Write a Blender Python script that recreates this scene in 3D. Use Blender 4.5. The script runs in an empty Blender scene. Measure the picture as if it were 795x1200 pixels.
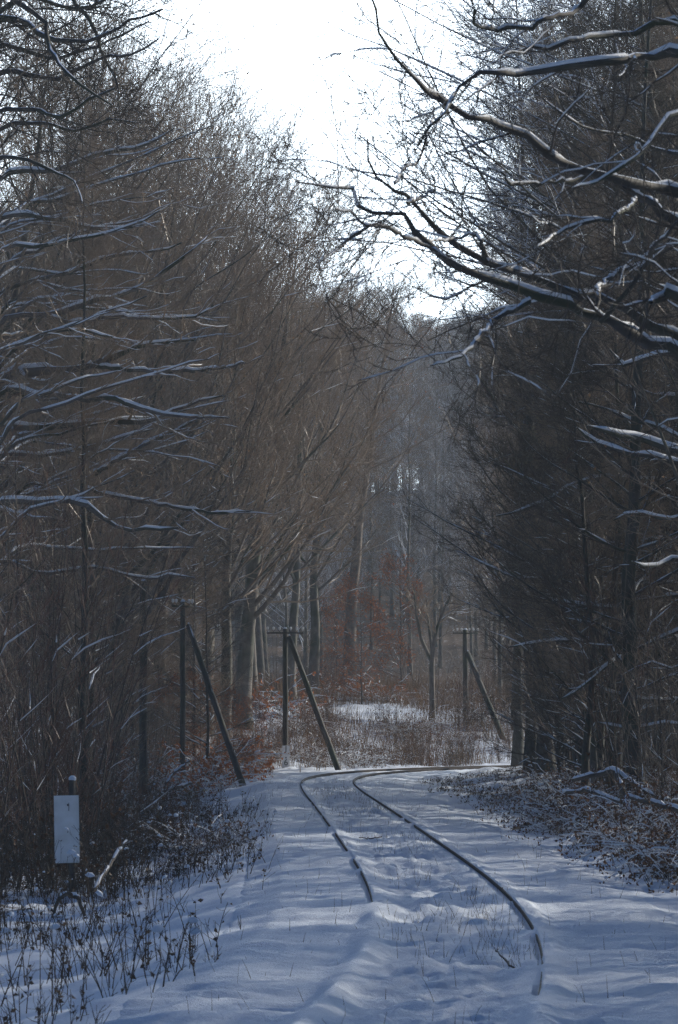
import bpy, math, random
import numpy as np
from mathutils import Vector

SC = bpy.context.scene
COL = SC.collection
rad = math.radians
R0 = random.Random(7)

# ------------------------------------------------------------------ camera
CAM_Z, F, CX, CY = 1.9, 4322.0, 397.5, 600.0
PITCH = math.atan(235.0 / F)
cp, sp = math.cos(PITCH), math.sin(PITCH)

def at(px, py, Y):
    """the point at distance Y that lies under a pixel of the photograph"""
    a, b = (px - CX) / F, (CY - py) / F
    dy = cp - b * sp
    t = Y / dy
    return np.array([a * t, Y, CAM_Z + (sp + b * cp) * t])

def pix(x, y, z):
    yy = y * cp + (z - CAM_Z) * sp
    zz = -y * sp + (z - CAM_Z) * cp
    return CX + F * x / yy, CY - F * zz / yy

cam = bpy.data.cameras.new('camera')
cam.sensor_fit = 'VERTICAL'
cam.sensor_height = 23.6
cam.lens = F / 1200.0 * 23.6
cam.clip_end = 3000
cam.dof.use_dof = True
cam.dof.focus_distance = 95
cam.dof.aperture_fstop = 7.1
camo = bpy.data.objects.new('camera', cam)
camo.location = (0, 0, CAM_Z)
camo.rotation_euler = (rad(90) + PITCH, 0, 0)
COL.objects.link(camo)
SC.camera = camo

# ------------------------------------------------------------------ render / light
SC.view_settings.view_transform = 'Standard'
SC.view_settings.look = 'None'
SC.view_settings.gamma = 1
SC.view_settings.exposure = -0.1
SC.cycles.use_denoising = True
SC.cycles.denoising_prefilter = 'NONE'
SC.cycles.max_bounces = 4
SC.cycles.diffuse_bounces = 3
SC.cycles.glossy_bounces = 1
SC.cycles.transmission_bounces = 1
SC.cycles.volume_bounces = 1
SC.cycles.transparent_max_bounces = 4
SC.cycles.use_adaptive_sampling = False
SC.cycles.adaptive_threshold = 0.012
SC.cycles.sample_clamp_indirect = 4
SC.cycles.caustics_reflective = False
SC.cycles.caustics_refractive = False

SKY_GLOW = 88.0
SUN_AZ, SUN_EL = rad(58), rad(25)
GLOW_AZ, GLOW_EL = rad(6), rad(13)      # middle of the glow added to the sky ahead         # azimuth from +Y towards +X
w = bpy.data.worlds.new('World'); SC.world = w; w.use_nodes = True
nt = w.node_tree
sky = nt.nodes.new('ShaderNodeTexSky'); sky.sky_type = 'NISHITA'
sky.sun_disc = False; sky.sun_elevation = SUN_EL; sky.sun_rotation = SUN_AZ
sky.altitude = 200; sky.air_density = 1.0; sky.dust_density = 1.0; sky.ozone_density = 4.0
bg = nt.nodes['Background']; bg.inputs['Strength'].default_value = 0.058
sd = Vector((math.sin(SUN_AZ) * math.cos(SUN_EL), math.cos(SUN_AZ) * math.cos(SUN_EL), math.sin(SUN_EL)))
# bright glow added to the sky ahead, whitening the gap between the trees
tcw = nt.nodes.new('ShaderNodeTexCoord'); dt = nt.nodes.new('ShaderNodeVectorMath'); dt.operation = 'DOT_PRODUCT'
nt.links.new(tcw.outputs['Generated'], dt.inputs[0]); dt.inputs[1].default_value = (math.sin(GLOW_AZ) * math.cos(GLOW_EL), math.cos(GLOW_AZ) * math.cos(GLOW_EL), math.sin(GLOW_EL))
rpw = nt.nodes.new('ShaderNodeMapRange'); rpw.interpolation_type = 'SMOOTHSTEP'
rpw.inputs['From Min'].default_value = .905; rpw.inputs['From Max'].default_value = 1.0; rpw.inputs['To Min'].default_value = 0.0; rpw.inputs['To Max'].default_value = SKY_GLOW
nt.links.new(dt.outputs['Value'], rpw.inputs['Value'])
vl = nt.nodes.new('ShaderNodeVectorMath'); vl.operation = 'SCALE'; vl.inputs[0].default_value = (.88, .98, 1.05); nt.links.new(rpw.outputs[0], vl.inputs['Scale'])
va = nt.nodes.new('ShaderNodeVectorMath'); va.operation = 'ADD'; bl = nt.nodes.new('ShaderNodeVectorMath'); bl.operation = 'MULTIPLY'; bl.inputs[1].default_value = (.60, 1.04, 1.46); nt.links.new(sky.outputs[0], bl.inputs[0]); nt.links.new(bl.outputs[0], va.inputs[0]); nt.links.new(vl.outputs[0], va.inputs[1])
nt.links.new(va.outputs[0], bg.inputs[0])
sun = bpy.data.lights.new('sun', 'SUN'); sun.energy = 5.0; sun.angle = rad(0.5); sun.color = (1, .92, .79)
suno = bpy.data.objects.new('sun', sun); suno.rotation_euler = (-sd).to_track_quat('-Z', 'Y').to_euler()
suno.location = (20, 40, 60); COL.objects.link(suno)

# ------------------------------------------------------------------ materials
def new_mat(name):
    m = bpy.data.materials.new(name); m.use_nodes = True
    b = m.node_tree.nodes['Principled BSDF']
    return m, m.node_tree, b

def N(t, kind, **kw):
    n = t.nodes.new(kind)
    for k, v in kw.items():
        if k.startswith('_'): setattr(n, k[1:], v)
        else: n.inputs[k.replace('__', ' ')].default_value = v
    return n

def ramp(t, fac, stops):
    r = t.nodes.new('ShaderNodeValToRGB'); e = r.color_ramp.elements
    while len(e) < len(stops): e.new(.5)
    for el, (p, c) in zip(e, stops):
        el.position = p; el.color = (*c, 1) if len(c) == 3 else c
    t.links.new(fac, r.inputs[0]); return r

def mixc(t, fac, a, b):
    m = t.nodes.new('ShaderNodeMix'); m.data_type = 'RGBA'
    if isinstance(fac, float): m.inputs[0].default_value = fac
    else: t.links.new(fac, m.inputs[0])
    for s, v in ((m.inputs[6], a), (m.inputs[7], b)):
        if isinstance(v, tuple): s.default_value = (*v, 1)
        else: t.links.new(v, s)
    return m.outputs[2]

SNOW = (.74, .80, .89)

def bark_mat(name, c1, c2, scale, snow=None, cover=.5, rough=.75, green=False, bump=.0):
    """bark; snow = slope (normal z) above which snow lies, cover = how patchy that snow is"""
    m, t, b = new_mat(name)
    tc = N(t, 'ShaderNodeTexCoord')
    geo = N(t, 'ShaderNodeNewGeometry')
    n1 = N(t, 'ShaderNodeTexNoise', Scale=scale, Detail=5.0, Roughness=.65)
    t.links.new(tc.outputs['Object'], n1.inputs['Vector'])
    r = ramp(t, n1.outputs['Fac'], [(.32, c1), (.68, c2)])
    col = r.outputs[0]
    if green:
        n2 = N(t, 'ShaderNodeTexNoise', Scale=.9, Detail=3.0)
        t.links.new(tc.outputs['Object'], n2.inputs['Vector'])
        r2 = ramp(t, n2.outputs['Fac'], [(.45, (0, 0, 0)), (.62, (1, 1, 1))])
        col = mixc(t, r2.outputs[0], col, (.040, .048, .026))
    b.inputs['Roughness'].default_value = rough
    if snow is not None:
        sx = N(t, 'ShaderNodeSeparateXYZ'); t.links.new(geo.outputs['Normal'], sx.inputs[0])
        n3 = N(t, 'ShaderNodeTexNoise', Scale=1.3, Detail=4.0, Roughness=.7)
        t.links.new(tc.outputs['Object'], n3.inputs['Vector'])
        mth = N(t, 'ShaderNodeMath', _operation='MULTIPLY_ADD')
        t.links.new(n3.outputs['Fac'], mth.inputs[0]); mth.inputs[1].default_value = .9; mth.inputs[2].default_value = -.45 + (cover - .5)
        ad = N(t, 'ShaderNodeMath', _operation='ADD'); t.links.new(sx.outputs[2], ad.inputs[0]); t.links.new(mth.outputs[0], ad.inputs[1])
        r3 = ramp(t, ad.outputs[0], [(snow - .04, (0, 0, 0)), (snow + .06, (1, 1, 1))])
        col = mixc(t, r3.outputs[0], col, SNOW)
    t.links.new(col, b.inputs['Base Color'])
    if bump:
        wv = N(t, 'ShaderNodeTexNoise', Scale=scale * 2, Detail=4.0)
        mp = N(t, 'ShaderNodeMapping'); mp.inputs['Scale'].default_value = (1, 1, .18)
        t.links.new(tc.outputs['Object'], mp.inputs[0]); t.links.new(mp.outputs[0], wv.inputs['Vector'])
        bp = N(t, 'ShaderNodeBump', Strength=bump, Distance=.02)
        t.links.new(wv.outputs['Fac'], bp.inputs['Height']); t.links.new(bp.outputs[0], b.inputs['Normal'])
    return m

M = {}
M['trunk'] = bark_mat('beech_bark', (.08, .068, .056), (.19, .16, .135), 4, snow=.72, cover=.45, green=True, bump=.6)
M['trunk_sunlit'] = bark_mat('sunlit_bark', (.10, .075, .055), (.22, .17, .13), 5, snow=.75, cover=.4, bump=.6)  # sunlight put into the bark colour of the one lit trunk
M['trunk_dark'] = bark_mat('shaded_bark', (.030, .028, .026), (.075, .068, .060), 5, snow=.72, cover=.5, green=True, bump=.6)  # darker bark copy, shade of the unlit trees put into the colour
M['twig'] = bark_mat('sunlit_twig_bark', (.18, .128, .084), (.37, .27, .175), 1.2, snow=.80, cover=.24, rough=.42)  # brown raised to stand in for sun on the left-hand twigs
M['twig_dark'] = bark_mat('shaded_twig_bark', (.031, .024, .017), (.092, .069, .047), 1.2, snow=.80, cover=.22, rough=.5)  # darker twig copy, shade put into the colour
M['twig_frost'] = bark_mat('frosted_twig_bark', (.06, .05, .045), (.12, .10, .09), 1.2, snow=.0, cover=.75, rough=.5)
M['twig_far'] = bark_mat('haze_paled_twig_bark', (.12, .09, .07), (.26, .20, .16), 1.2, snow=.35, cover=.5, rough=.5)  # paler bark and snow cover put in for the brightness of distant haze
M['twig_red'] = bark_mat('reddish_twig_bark', (.07, .036, .022), (.19, .085, .045), 1.5, snow=.80, cover=.2, rough=.45)
M['stem'] = bark_mat('grey_stem_bark', (.030, .025, .020), (.080, .062, .048), 3, snow=.78, cover=.25)

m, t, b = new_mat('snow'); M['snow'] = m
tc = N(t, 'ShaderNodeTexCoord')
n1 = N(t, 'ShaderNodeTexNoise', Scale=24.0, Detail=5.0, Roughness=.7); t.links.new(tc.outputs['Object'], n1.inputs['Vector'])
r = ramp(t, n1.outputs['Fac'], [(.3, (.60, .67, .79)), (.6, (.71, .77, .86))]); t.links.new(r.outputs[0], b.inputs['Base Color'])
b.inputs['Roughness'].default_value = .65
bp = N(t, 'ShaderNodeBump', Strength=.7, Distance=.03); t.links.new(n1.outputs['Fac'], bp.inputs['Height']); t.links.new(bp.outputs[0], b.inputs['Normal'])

m = M['snow'].copy(); m.name = 'branch_snow'; M['branch_snow'] = m  # brighter copy of the snow, overhead sky light put into its colour
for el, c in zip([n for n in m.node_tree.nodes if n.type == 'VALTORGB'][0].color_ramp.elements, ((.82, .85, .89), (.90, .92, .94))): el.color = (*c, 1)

# ground: snow with leaf litter showing through where the wood covers it
m, t, b = new_mat('snowy_ground'); M['ground'] = m
tc = N(t, 'ShaderNodeTexCoord')
at1 = N(t, 'ShaderNodeAttribute', _attribute_name='litter')
n1 = N(t, 'ShaderNodeTexNoise', Scale=30.0, Detail=5.0, Roughness=.7); t.links.new(tc.outputs['Object'], n1.inputs['Vector'])
n2 = N(t, 'ShaderNodeTexNoise', Scale=3.2, Detail=6.0, Roughness=.72); t.links.new(tc.outputs['Object'], n2.inputs['Vector'])
n3 = N(t, 'ShaderNodeTexNoise', Scale=45.0, Detail=3.0); t.links.new(tc.outputs['Object'], n3.inputs['Vector'])
r1 = ramp(t, n1.outputs['Fac'], [(.3, (.60, .67, .79)), (.6, (.71, .77, .86))])
r3 = ramp(t, n3.outputs['Fac'], [(.3, (.030, .020, .013)), (.55, (.09, .05, .028)), (.75, (.15, .085, .04))])
ad = N(t, 'ShaderNodeMath', _operation='ADD'); t.links.new(n2.outputs['Fac'], ad.inputs[0]); t.links.new(at1.outputs['Fac'], ad.inputs[1])
rf = ramp(t, ad.outputs[0], [(.86, (0, 0, 0)), (.93, (1, 1, 1))])
t.links.new(mixc(t, rf.outputs[0], r1.outputs[0], r3.outputs[0]), b.inputs['Base Color'])
b.inputs['Roughness'].default_value = .7
bp = N(t, 'ShaderNodeBump', Strength=.4, Distance=.03); t.links.new(n1.outputs['Fac'], bp.inputs['Height']); t.links.new(bp.outputs[0], b.inputs['Normal'])

def plain(name, c1, c2, scale=20, rough=.7, metal=0.0):
    m, t, b = new_mat(name)
    tc = N(t, 'ShaderNodeTexCoord')
    n1 = N(t, 'ShaderNodeTexNoise', Scale=float(scale), Detail=4.0); t.links.new(tc.outputs['Object'], n1.inputs['Vector'])
    r = ramp(t, n1.outputs['Fac'], [(.35, c1), (.65, c2)]); t.links.new(r.outputs[0], b.inputs['Base Color'])
    b.inputs['Roughness'].default_value = rough; b.inputs['Metallic'].default_value = metal
    return m

def leafy(name, c1, c2, scale=6):
    """thin dry leaf or straw: lets some light through"""
    m = plain(name, c1, c2, scale, .6); t = m.node_tree; b = t.nodes['Principled BSDF']
    tr = N(t, 'ShaderNodeBsdfTranslucent'); mx = N(t, 'ShaderNodeMixShader'); mx.inputs[0].default_value = .45
    src = b.inputs['Base Color'].links[0].from_socket
    t.links.new(src, tr.inputs[0]); t.links.new(b.outputs[0], mx.inputs[1]); t.links.new(tr.outputs[0], mx.inputs[2])
    t.links.new(mx.outputs[0], t.nodes['Material Output'].inputs[0])
    return m

M['rail'] = plain('rusty_steel', (.014, .010, .008), (.045, .028, .02), 30, .6)
M['rail'].node_tree.nodes['Principled BSDF'].inputs['Specular IOR Level'].default_value = .12
M['pole'] = bark_mat('weathered_pole_wood', (.035, .030, .026), (.10, .082, .066), 7, green=True, bump=.5)
M['white'] = plain('white_enamel', (.80, .81, .82), (.88, .88, .88), 6, .45)
M['board'] = plain('weathered_white_paint', (.66, .66, .64), (.86, .87, .87), 3.5, .55)
M['faded'] = plain('faded_grey_paint', (.22, .22, .22), (.40, .40, .40), 30, .6)
M['black'] = plain('black_paint', (.02, .02, .02), (.04, .04, .04), 20, .5)
M['ceramic'] = plain('white_porcelain', (.70, .70, .68), (.82, .82, .80), 20, .2)
M['iron'] = plain('dark_iron', (.03, .03, .03), (.06, .055, .05), 20, .5)
M['leaf_brown'] = leafy('withered_leaf', (.06, .03, .016), (.17, .085, .04))
M['leaf_orange'] = leafy('orange_leaf', (.28, .085, .022), (.50, .18, .05))
M['leaf_yellow'] = leafy('yellow_green_leaf', (.30, .26, .03), (.45, .42, .06))
M['leaf_tan'] = leafy('tan_leaf', (.22, .13, .07), (.42, .27, .15))
M['straw'] = leafy('dry_straw', (.17, .092, .042), (.36, .22, .11))
M['weed'] = leafy('dead_weed', (.040, .029, .020), (.12, .08, .05))

# ------------------------------------------------------------------ mesh helpers
def nrm(v):
    return v / np.maximum(np.linalg.norm(v, axis=-1, keepdims=True), 1e-9)

def tubes(P, R, k):
    """P (B,N,3) centre lines, R (B,N) radii -> (verts, quads)"""
    P = np.asarray(P, float); R = np.asarray(R, float)
    B, n = P.shape[:2]
    T = nrm(np.gradient(P, axis=1))
    ref = np.zeros_like(T); ref[..., 2] = 1
    tm = np.abs(T[..., 2]).mean(axis=1) > .93
    ref[tm] = (1, 0, 0)
    U = nrm(np.cross(ref, T)); V = np.cross(T, U)
    a = np.arange(k) * 2 * np.pi / k + (np.pi / 6 if k == 3 else (np.pi / 4 if k == 4 else 0))
    ring = U[:, :, None, :] * np.cos(a)[None, None, :, None] + V[:, :, None, :] * np.sin(a)[None, None, :, None]
    v = (P[:, :, None, :] + ring * R[:, :, None, None]).reshape(-1, 3)
    base = (np.arange(B) * n * k)[:, None, None] + (np.arange(n - 1) * k)[None, :, None]
    j = np.arange(k)[None, None, :]; j2 = (j + 1) % k
    q = np.stack([base + j, base + j2, base + j2 + k, base + j + k], -1).reshape(-1, 4)
    return v, q

def grid_mesh(v, nr, nc):
    i = np.arange(nr - 1)[:, None] * nc; j = np.arange(nc - 1)[None, :]
    return np.stack([i + j, i + j + 1, i + j + 1 + nc, i + j + nc], -1).reshape(-1, 4)

def mesh_from(name, pieces, mat, smooth=True):
    """pieces: list of (verts, quads or tris)"""
    vs, ls, tot, off = [], [], [], 0
    for v, q in pieces:
        if len(v) == 0: continue
        vs.append(np.asarray(v, np.float32)); q = np.asarray(q, np.int32)
        ls.append((q + off).ravel()); tot.append(np.full(len(q), q.shape[1], np.int32)); off += len(v)
    me = bpy.data.meshes.new(name)
    if not vs: return me
    v = np.concatenate(vs); l = np.concatenate(ls); tt = np.concatenate(tot)
    me.vertices.add(len(v)); me.vertices.foreach_set('co', v.ravel())
    me.loops.add(len(l)); me.loops.foreach_set('vertex_index', l)
    st = np.concatenate([[0], np.cumsum(tt)[:-1]]).astype(np.int32)
    me.polygons.add(len(tt)); me.polygons.foreach_set('loop_start', st)
    me.polygons.foreach_set('use_smooth', np.full(len(tt), smooth, bool))
    me.update(calc_edges=True); me.validate()
    me.materials.append(mat)
    return me

def link(name, me, parent=None):
    o = bpy.data.objects.new(name, me); COL.objects.link(o)
    if parent is not None: o.parent = parent
    return o

def tag(o, label=None, cat=None, group=None, kind=None):
    if label: o['label'] = label
    if cat: o['category'] = cat
    if group: o['group'] = group
    if kind: o['kind'] = kind
    return o

def empty(name, loc, label, cat, group=None, rz=0.0, scale=1.0):
    o = bpy.data.objects.new(name, None); COL.objects.link(o)
    o.empty_display_size = .3
    o.location = loc; o.rotation_euler = (0, 0, rz)
    o.scale = (scale,) * 3 if not isinstance(scale, tuple) else scale
    return tag(o, label, cat, group)

# value noise
_tab = np.random.RandomState(3).rand(256, 256)
def vnoise(x, y):
    xi = np.floor(x).astype(int); yi = np.floor(y).astype(int)
    fx = x - xi; fy = y - yi
    fx = fx * fx * (3 - 2 * fx); fy = fy * fy * (3 - 2 * fy)
    a = _tab[xi & 255, yi & 255]; b_ = _tab[(xi + 1) & 255, yi & 255]
    c = _tab[xi & 255, (yi + 1) & 255]; d = _tab[(xi + 1) & 255, (yi + 1) & 255]
    return (a * (1 - fx) + b_ * fx) * (1 - fy) + (c * (1 - fx) + d * fx) * fy - .5
def fbm(x, y, o=4, g=.5):
    s, a = 0, 1.0
    for i in range(o):
        s = s + a * vnoise(x + 17.3 * i, y + 9.1 * i); x = x * 2.03; y = y * 2.03; a *= g
    return s
def sstep(a, b_, x):
    u = np.clip((x - a) / (b_ - a), 0, 1); return u * u * (3 - 2 * u)

# ------------------------------------------------------------------ the track line
CP = np.array([(-4.6, -22), (-3.4, -12), (-2.0, 0), (-.6, 12), (.10, 18), (.536, 23.3), (.748, 26.3), (.96, 30), (1.06, 34), (1.09, 38),
               (1.04, 43), (.94, 48), (.68, 59), (.53, 65), (.25, 76), (-.12, 90), (-.30, 101), (-.22, 108), (.15, 114),
               (.95, 119.5), (2.3, 125), (4.3, 129.6), (7.2, 134), (11.5, 138.5), (17, 142.5), (24, 146), (36, 150), (60, 155), (110, 162)], float)
def catmull(c, n):
    out = []
    p = np.vstack([2 * c[0] - c[1], c, 2 * c[-1] - c[-2]])
    for i in range(1, len(p) - 2):
        for u in np.linspace(0, 1, n, endpoint=False):
            a, b_, cc, d = p[i - 1], p[i], p[i + 1], p[i + 2]
            out.append(.5 * (2 * b_ + (cc - a) * u + (2 * a - 5 * b_ + 4 * cc - d) * u * u + (3 * b_ - a - 3 * cc + d) * u ** 3))
    out.append(c[-1]); return np.array(out)
tr = catmull(CP, 40)
def arcs(p):
    return np.concatenate([[0], np.cumsum(np.linalg.norm(np.diff(p, axis=0), axis=1))])
s_ = arcs(tr); S = np.arange(0, s_[-1], .25)
tr = np.stack([np.interp(S, s_, tr[:, i]) for i in (0, 1)], 1)
ker = np.hanning(41); ker /= ker.sum()
pad = 20
trp = np.vstack([tr[0] - (tr[1] - tr[0]) * np.arange(pad, 0, -1)[:, None], tr, tr[-1] + (tr[-1] - tr[-2]) * np.arange(1, pad + 1)[:, None]])
tr = np.stack([np.convolve(trp[:, i], ker, 'valid') for i in (0, 1)], 1)
S = arcs(tr)
TT = nrm(np.gradient(tr, axis=0)); NN = np.stack([TT[:, 1], -TT[:, 0]], 1)     # normal to the right
trc = tr[::4]; Sc = S[::4]; NNc = NN[::4]; TTc = TT[::4]

def track_coords(x, y):
    x = np.asarray(x, float).ravel(); y = np.asarray(y, float).ravel()
    d = np.empty(len(x)); s = np.empty(len(x)); ch = 20000
    for i in range(0, len(x), ch):
        dx = x[i:i + ch, None] - trc[None, :, 0]; dy = y[i:i + ch, None] - trc[None, :, 1]
        j = np.argmin(dx * dx + dy * dy, axis=1); k = np.arange(len(j))
        ex, ey = dx[k, j], dy[k, j]
        along = ex * TTc[j, 0] + ey * TTc[j, 1]
        side = ex * NNc[j, 0] + ey * NNc[j, 1]
        d[i:i + ch] = np.sign(side) * np.sqrt(np.maximum(ex * ex + ey * ey - np.clip(along, -.6, .6) ** 2, 0)); s[i:i + ch] = Sc[j] + np.clip(along, -.5, .5)
    return d, s

S_BEND = S[np.argmin(np.abs(tr[:, 1] - 108))]

def terrain(x, y, d, s):
    """height of the lie of the land, before the small lumps"""
    L = np.interp(d, [-400, -14, -7, -4.2, -3.2, -2.3, -1.7, 1.8, 2.4, 3.4, 6.5, 14, 400], [-.3, -.35, -.55, -.55, -.42, -.18, -.04, -.04, -.12, -.05, .30, .8, 1.2])
    b_ = sstep(S_BEND - 14, S_BEND + 18, s)
    out = np.interp(d, [-400, -30, -16, -9, -5, -2.6, -1.8, 0], [3.4, 2.8, 1.9, .75, .0, -.06, -.04, -.04])
    h = np.where(d < 0, L * (1 - b_) + out * b_, L)
    h = h + 21 * sstep(185, 380, y) + 16 * sstep(380, 760, y) + 3 * sstep(160, 210, y) * fbm(x * .03, y * .03, 3)
    return h

def lumps(x, y, d):
    e = sstep(1.7, 3.2, np.abs(d))
    far = 1 - .7 * sstep(88, 106, y) * (np.abs(d) < 2.6)
    h = far * .075 * fbm(x * .5 + 3, y * .95, 3) + far * .055 * fbm(x * 1.3, y * 2.4 + 5, 3)
    h = h + e * (.16 * fbm(x * .5, y * .5, 4) + .10 * fbm(x * 1.9, y * 1.9, 3))
    h = h + .026 * fbm(x * 4.2, y * 6.5, 3, .65)
    return h

def ground_z(x, y):
    x = np.atleast_1d(np.asarray(x, float)); y = np.atleast_1d(np.asarray(y, float))
    d, s = track_coords(x, y)
    return terrain(x, y, d, s) + lumps(x, y, d)
def gz(x, y): return float(ground_z(x, y)[0])

def bare_snow(x, y):
    a = ((x - 1.2) / 2.3) ** 2 + ((y - 152) / 5.0) ** 2; b_ = ((x + 3.2) / 1.6) ** 2 + ((y - 143) / 6) ** 2
    e = .5 * fbm(x * .6, y * .4, 3)
    return np.maximum(1 - sstep(.7, 1.25, a + e), 1 - sstep(.7, 1.25, b_ + e))

# ground sheet
ys = [-90.0, -60, -40, -25, -12, -4, 2, 7, 11]
yv = 13.0
while yv < 175: ys.append(yv); yv += max(.07, yv * .0045)
while yv < 900: ys.append(yv); yv *= 1.03
ys.append(1500.0)
xs = list(np.arange(-11, 11.01, .085)); e = 11.0
while e < 900:
    e = e * 1.09; xs = [-e] + xs + [e]
xs = np.array(xs); ys = np.array(ys)
GX, GY = np.meshgrid(xs, ys)
d, s = track_coords(GX, GY); x, y = GX.ravel(), GY.ravel()
h = terrain(x, y, d, s) + lumps(x, y, d)
h -= .12 * (1 - sstep(1.75, 2.2, np.abs(d)))
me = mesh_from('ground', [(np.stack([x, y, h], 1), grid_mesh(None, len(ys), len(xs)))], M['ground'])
lit = np.clip(.33 * sstep(2.2, 5.0, np.abs(d)) + .10 * sstep(3.5, 8, d) , 0, .5)
bank = sstep(S_BEND - 10, S_BEND + 10, s) * (d < 0) * sstep(2.0, 4, -d)
lit = lit * (1 - bank) + bank * (.30 + .1 * sstep(8, 26, -d))
lit = lit + .12 * sstep(170, 230, y)
lit = lit * (1 - bare_snow(x, y))
me.attributes.new('litter', 'FLOAT', 'POINT').data.foreach_set('value', lit.astype(np.float32))
go = link('ground', me); tag(go, kind='structure')

# snow-covered track bed, laid along the line
i0 = np.argmin(np.abs(tr[:, 1] - 6)); i1 = np.argmin(np.abs(tr[:, 0] - 40))
rows = [S[i0]]
while rows[-1] < S[i1]: rows.append(rows[-1] + max(.06, (np.interp(rows[-1], S, tr[:, 1])) * .0028))
rows = np.array(rows)
G = .7175
dd = np.concatenate([np.linspace(-2.35, -.95, 30, endpoint=False), np.linspace(-.95, -.5, 34, endpoint=False), np.linspace(-.5, .5, 30, endpoint=False),
                     np.linspace(.5, .95, 34, endpoint=False), np.linspace(.95, 2.35, 30)])
SS, DD = np.meshgrid(rows, dd, indexing='ij')
px_ = np.interp(SS, S, tr[:, 0]); py_ = np.interp(SS, S, tr[:, 1])
nx_ = np.interp(SS, S, NN[:, 0]); ny_ = np.interp(SS, S, NN[:, 1])
X = px_ + nx_ * DD; Y = py_ + ny_ * DD
h = terrain(X, Y, DD, SS) + lumps(X, Y, DD)
# trodden, uneven snow between the rails, small drifts outside
mid = 1 - sstep(.35, .62, np.abs(DD))
h += mid * (.085 * fbm(X * 3.4, Y * 2.0, 4, .62) - .015) + (1 - mid) * .022 * fbm(X * 3, Y * 5, 3)
for sgn, ycov in ((-1, 37.0), (1, 27.5)):
    u = DD - sgn * G
    un = vnoise(Y * 1.7 + sgn * 31, Y * 0 + 3) * 5 + vnoise(Y * .23 + sgn * 11, Y * 0 + 8) * 3
    cov = 1 - sstep(-1.5, 1.5, Y - ycov + un)                                     # snow lies over the rail
    pat = sstep(.20, .34, vnoise(SS * .55 + 13 * sgn, SS * 0 + 4.2)) * (1 - sstep(70, 90, Y)) * .8
    cov = np.maximum(cov, pat)
    lump = .04 * fbm(SS * .9 + 40 * sgn, SS * 0 + 5, 3) + .012
    side_z = np.where(u < 0, -.026, -.004)
    h_near = h * (1 - np.exp(-(u / .2) ** 2)) + np.exp(-(u / .2) ** 2) * side_z
    bare = .022 * sstep(92, 112, Y)
    top = .012 - bare + .020 * fbm(SS * 1.6 + 9 * sgn, DD * 14, 3, .6)
    over = sstep(-.034, -.026, u) * (1 - sstep(.05, .20, u))
    trough = -.028 * np.exp(-((u + .036) / .035) ** 2) * (u < -.03)
    h_near = (h_near + trough) * (1 - over) + top * over
    h = (1 - cov) * h_near + cov * (h * (1 - np.exp(-(u / .13) ** 2)) + np.exp(-(u / .13) ** 2) * (.022 + .014 * fbm(SS * 3, DD * 6, 2) + np.maximum(lump, -.004) * .4))
h = h - .065 * sstep(98, 112, Y) * (1 - sstep(1.0, 1.6, np.abs(DD)))
h = h - .16 * sstep(2.12, 2.35, np.abs(DD))
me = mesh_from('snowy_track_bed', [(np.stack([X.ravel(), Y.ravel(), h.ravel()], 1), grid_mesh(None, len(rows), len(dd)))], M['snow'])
tag(link('snowy_track_bed', me), kind='structure')

# rails
root = empty('railway_track', (float(tr[i0, 0]), float(tr[i0, 1]), 0), 'single railway track with rusty rails half buried in snow, curving away to the right', 'railway track')
prof = np.array([(-.012, -.17), (-.012, -.05), (-.035, -.04), (-.036, -.006), (-.03, 0), (.03, 0), (.036, -.006), (.035, -.04), (.012, -.05), (.012, -.17)])
def sweep(prof2, ss, off, mod=None):
    c = np.stack([np.interp(ss, S, tr[:, 0]), np.interp(ss, S, tr[:, 1])], 1); n = np.stack([np.interp(ss, S, NN[:, 0]), np.interp(ss, S, NN[:, 1])], 1)
    pr = np.broadcast_to(prof2, (len(ss), *prof2.shape)).copy()
    if mod is not None: pr[:, :, 1] *= mod[:, None]
    xy = c[:, None, :] + n[:, None, :] * (pr[:, :, :1] + off)
    v = np.concatenate([xy, pr[:, :, 1:]], 2).reshape(-1, 3) - np.array(root.location)
    return v, grid_mesh(None, len(ss), prof2.shape[0])
for sgn in (-1, 1):
    ss = np.arange(S[i0] + 1, S[i1], .4)
    ro = link('rail', mesh_from('rail', [sweep(prof, ss, sgn * G)], M['rail'], False), root)

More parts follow.
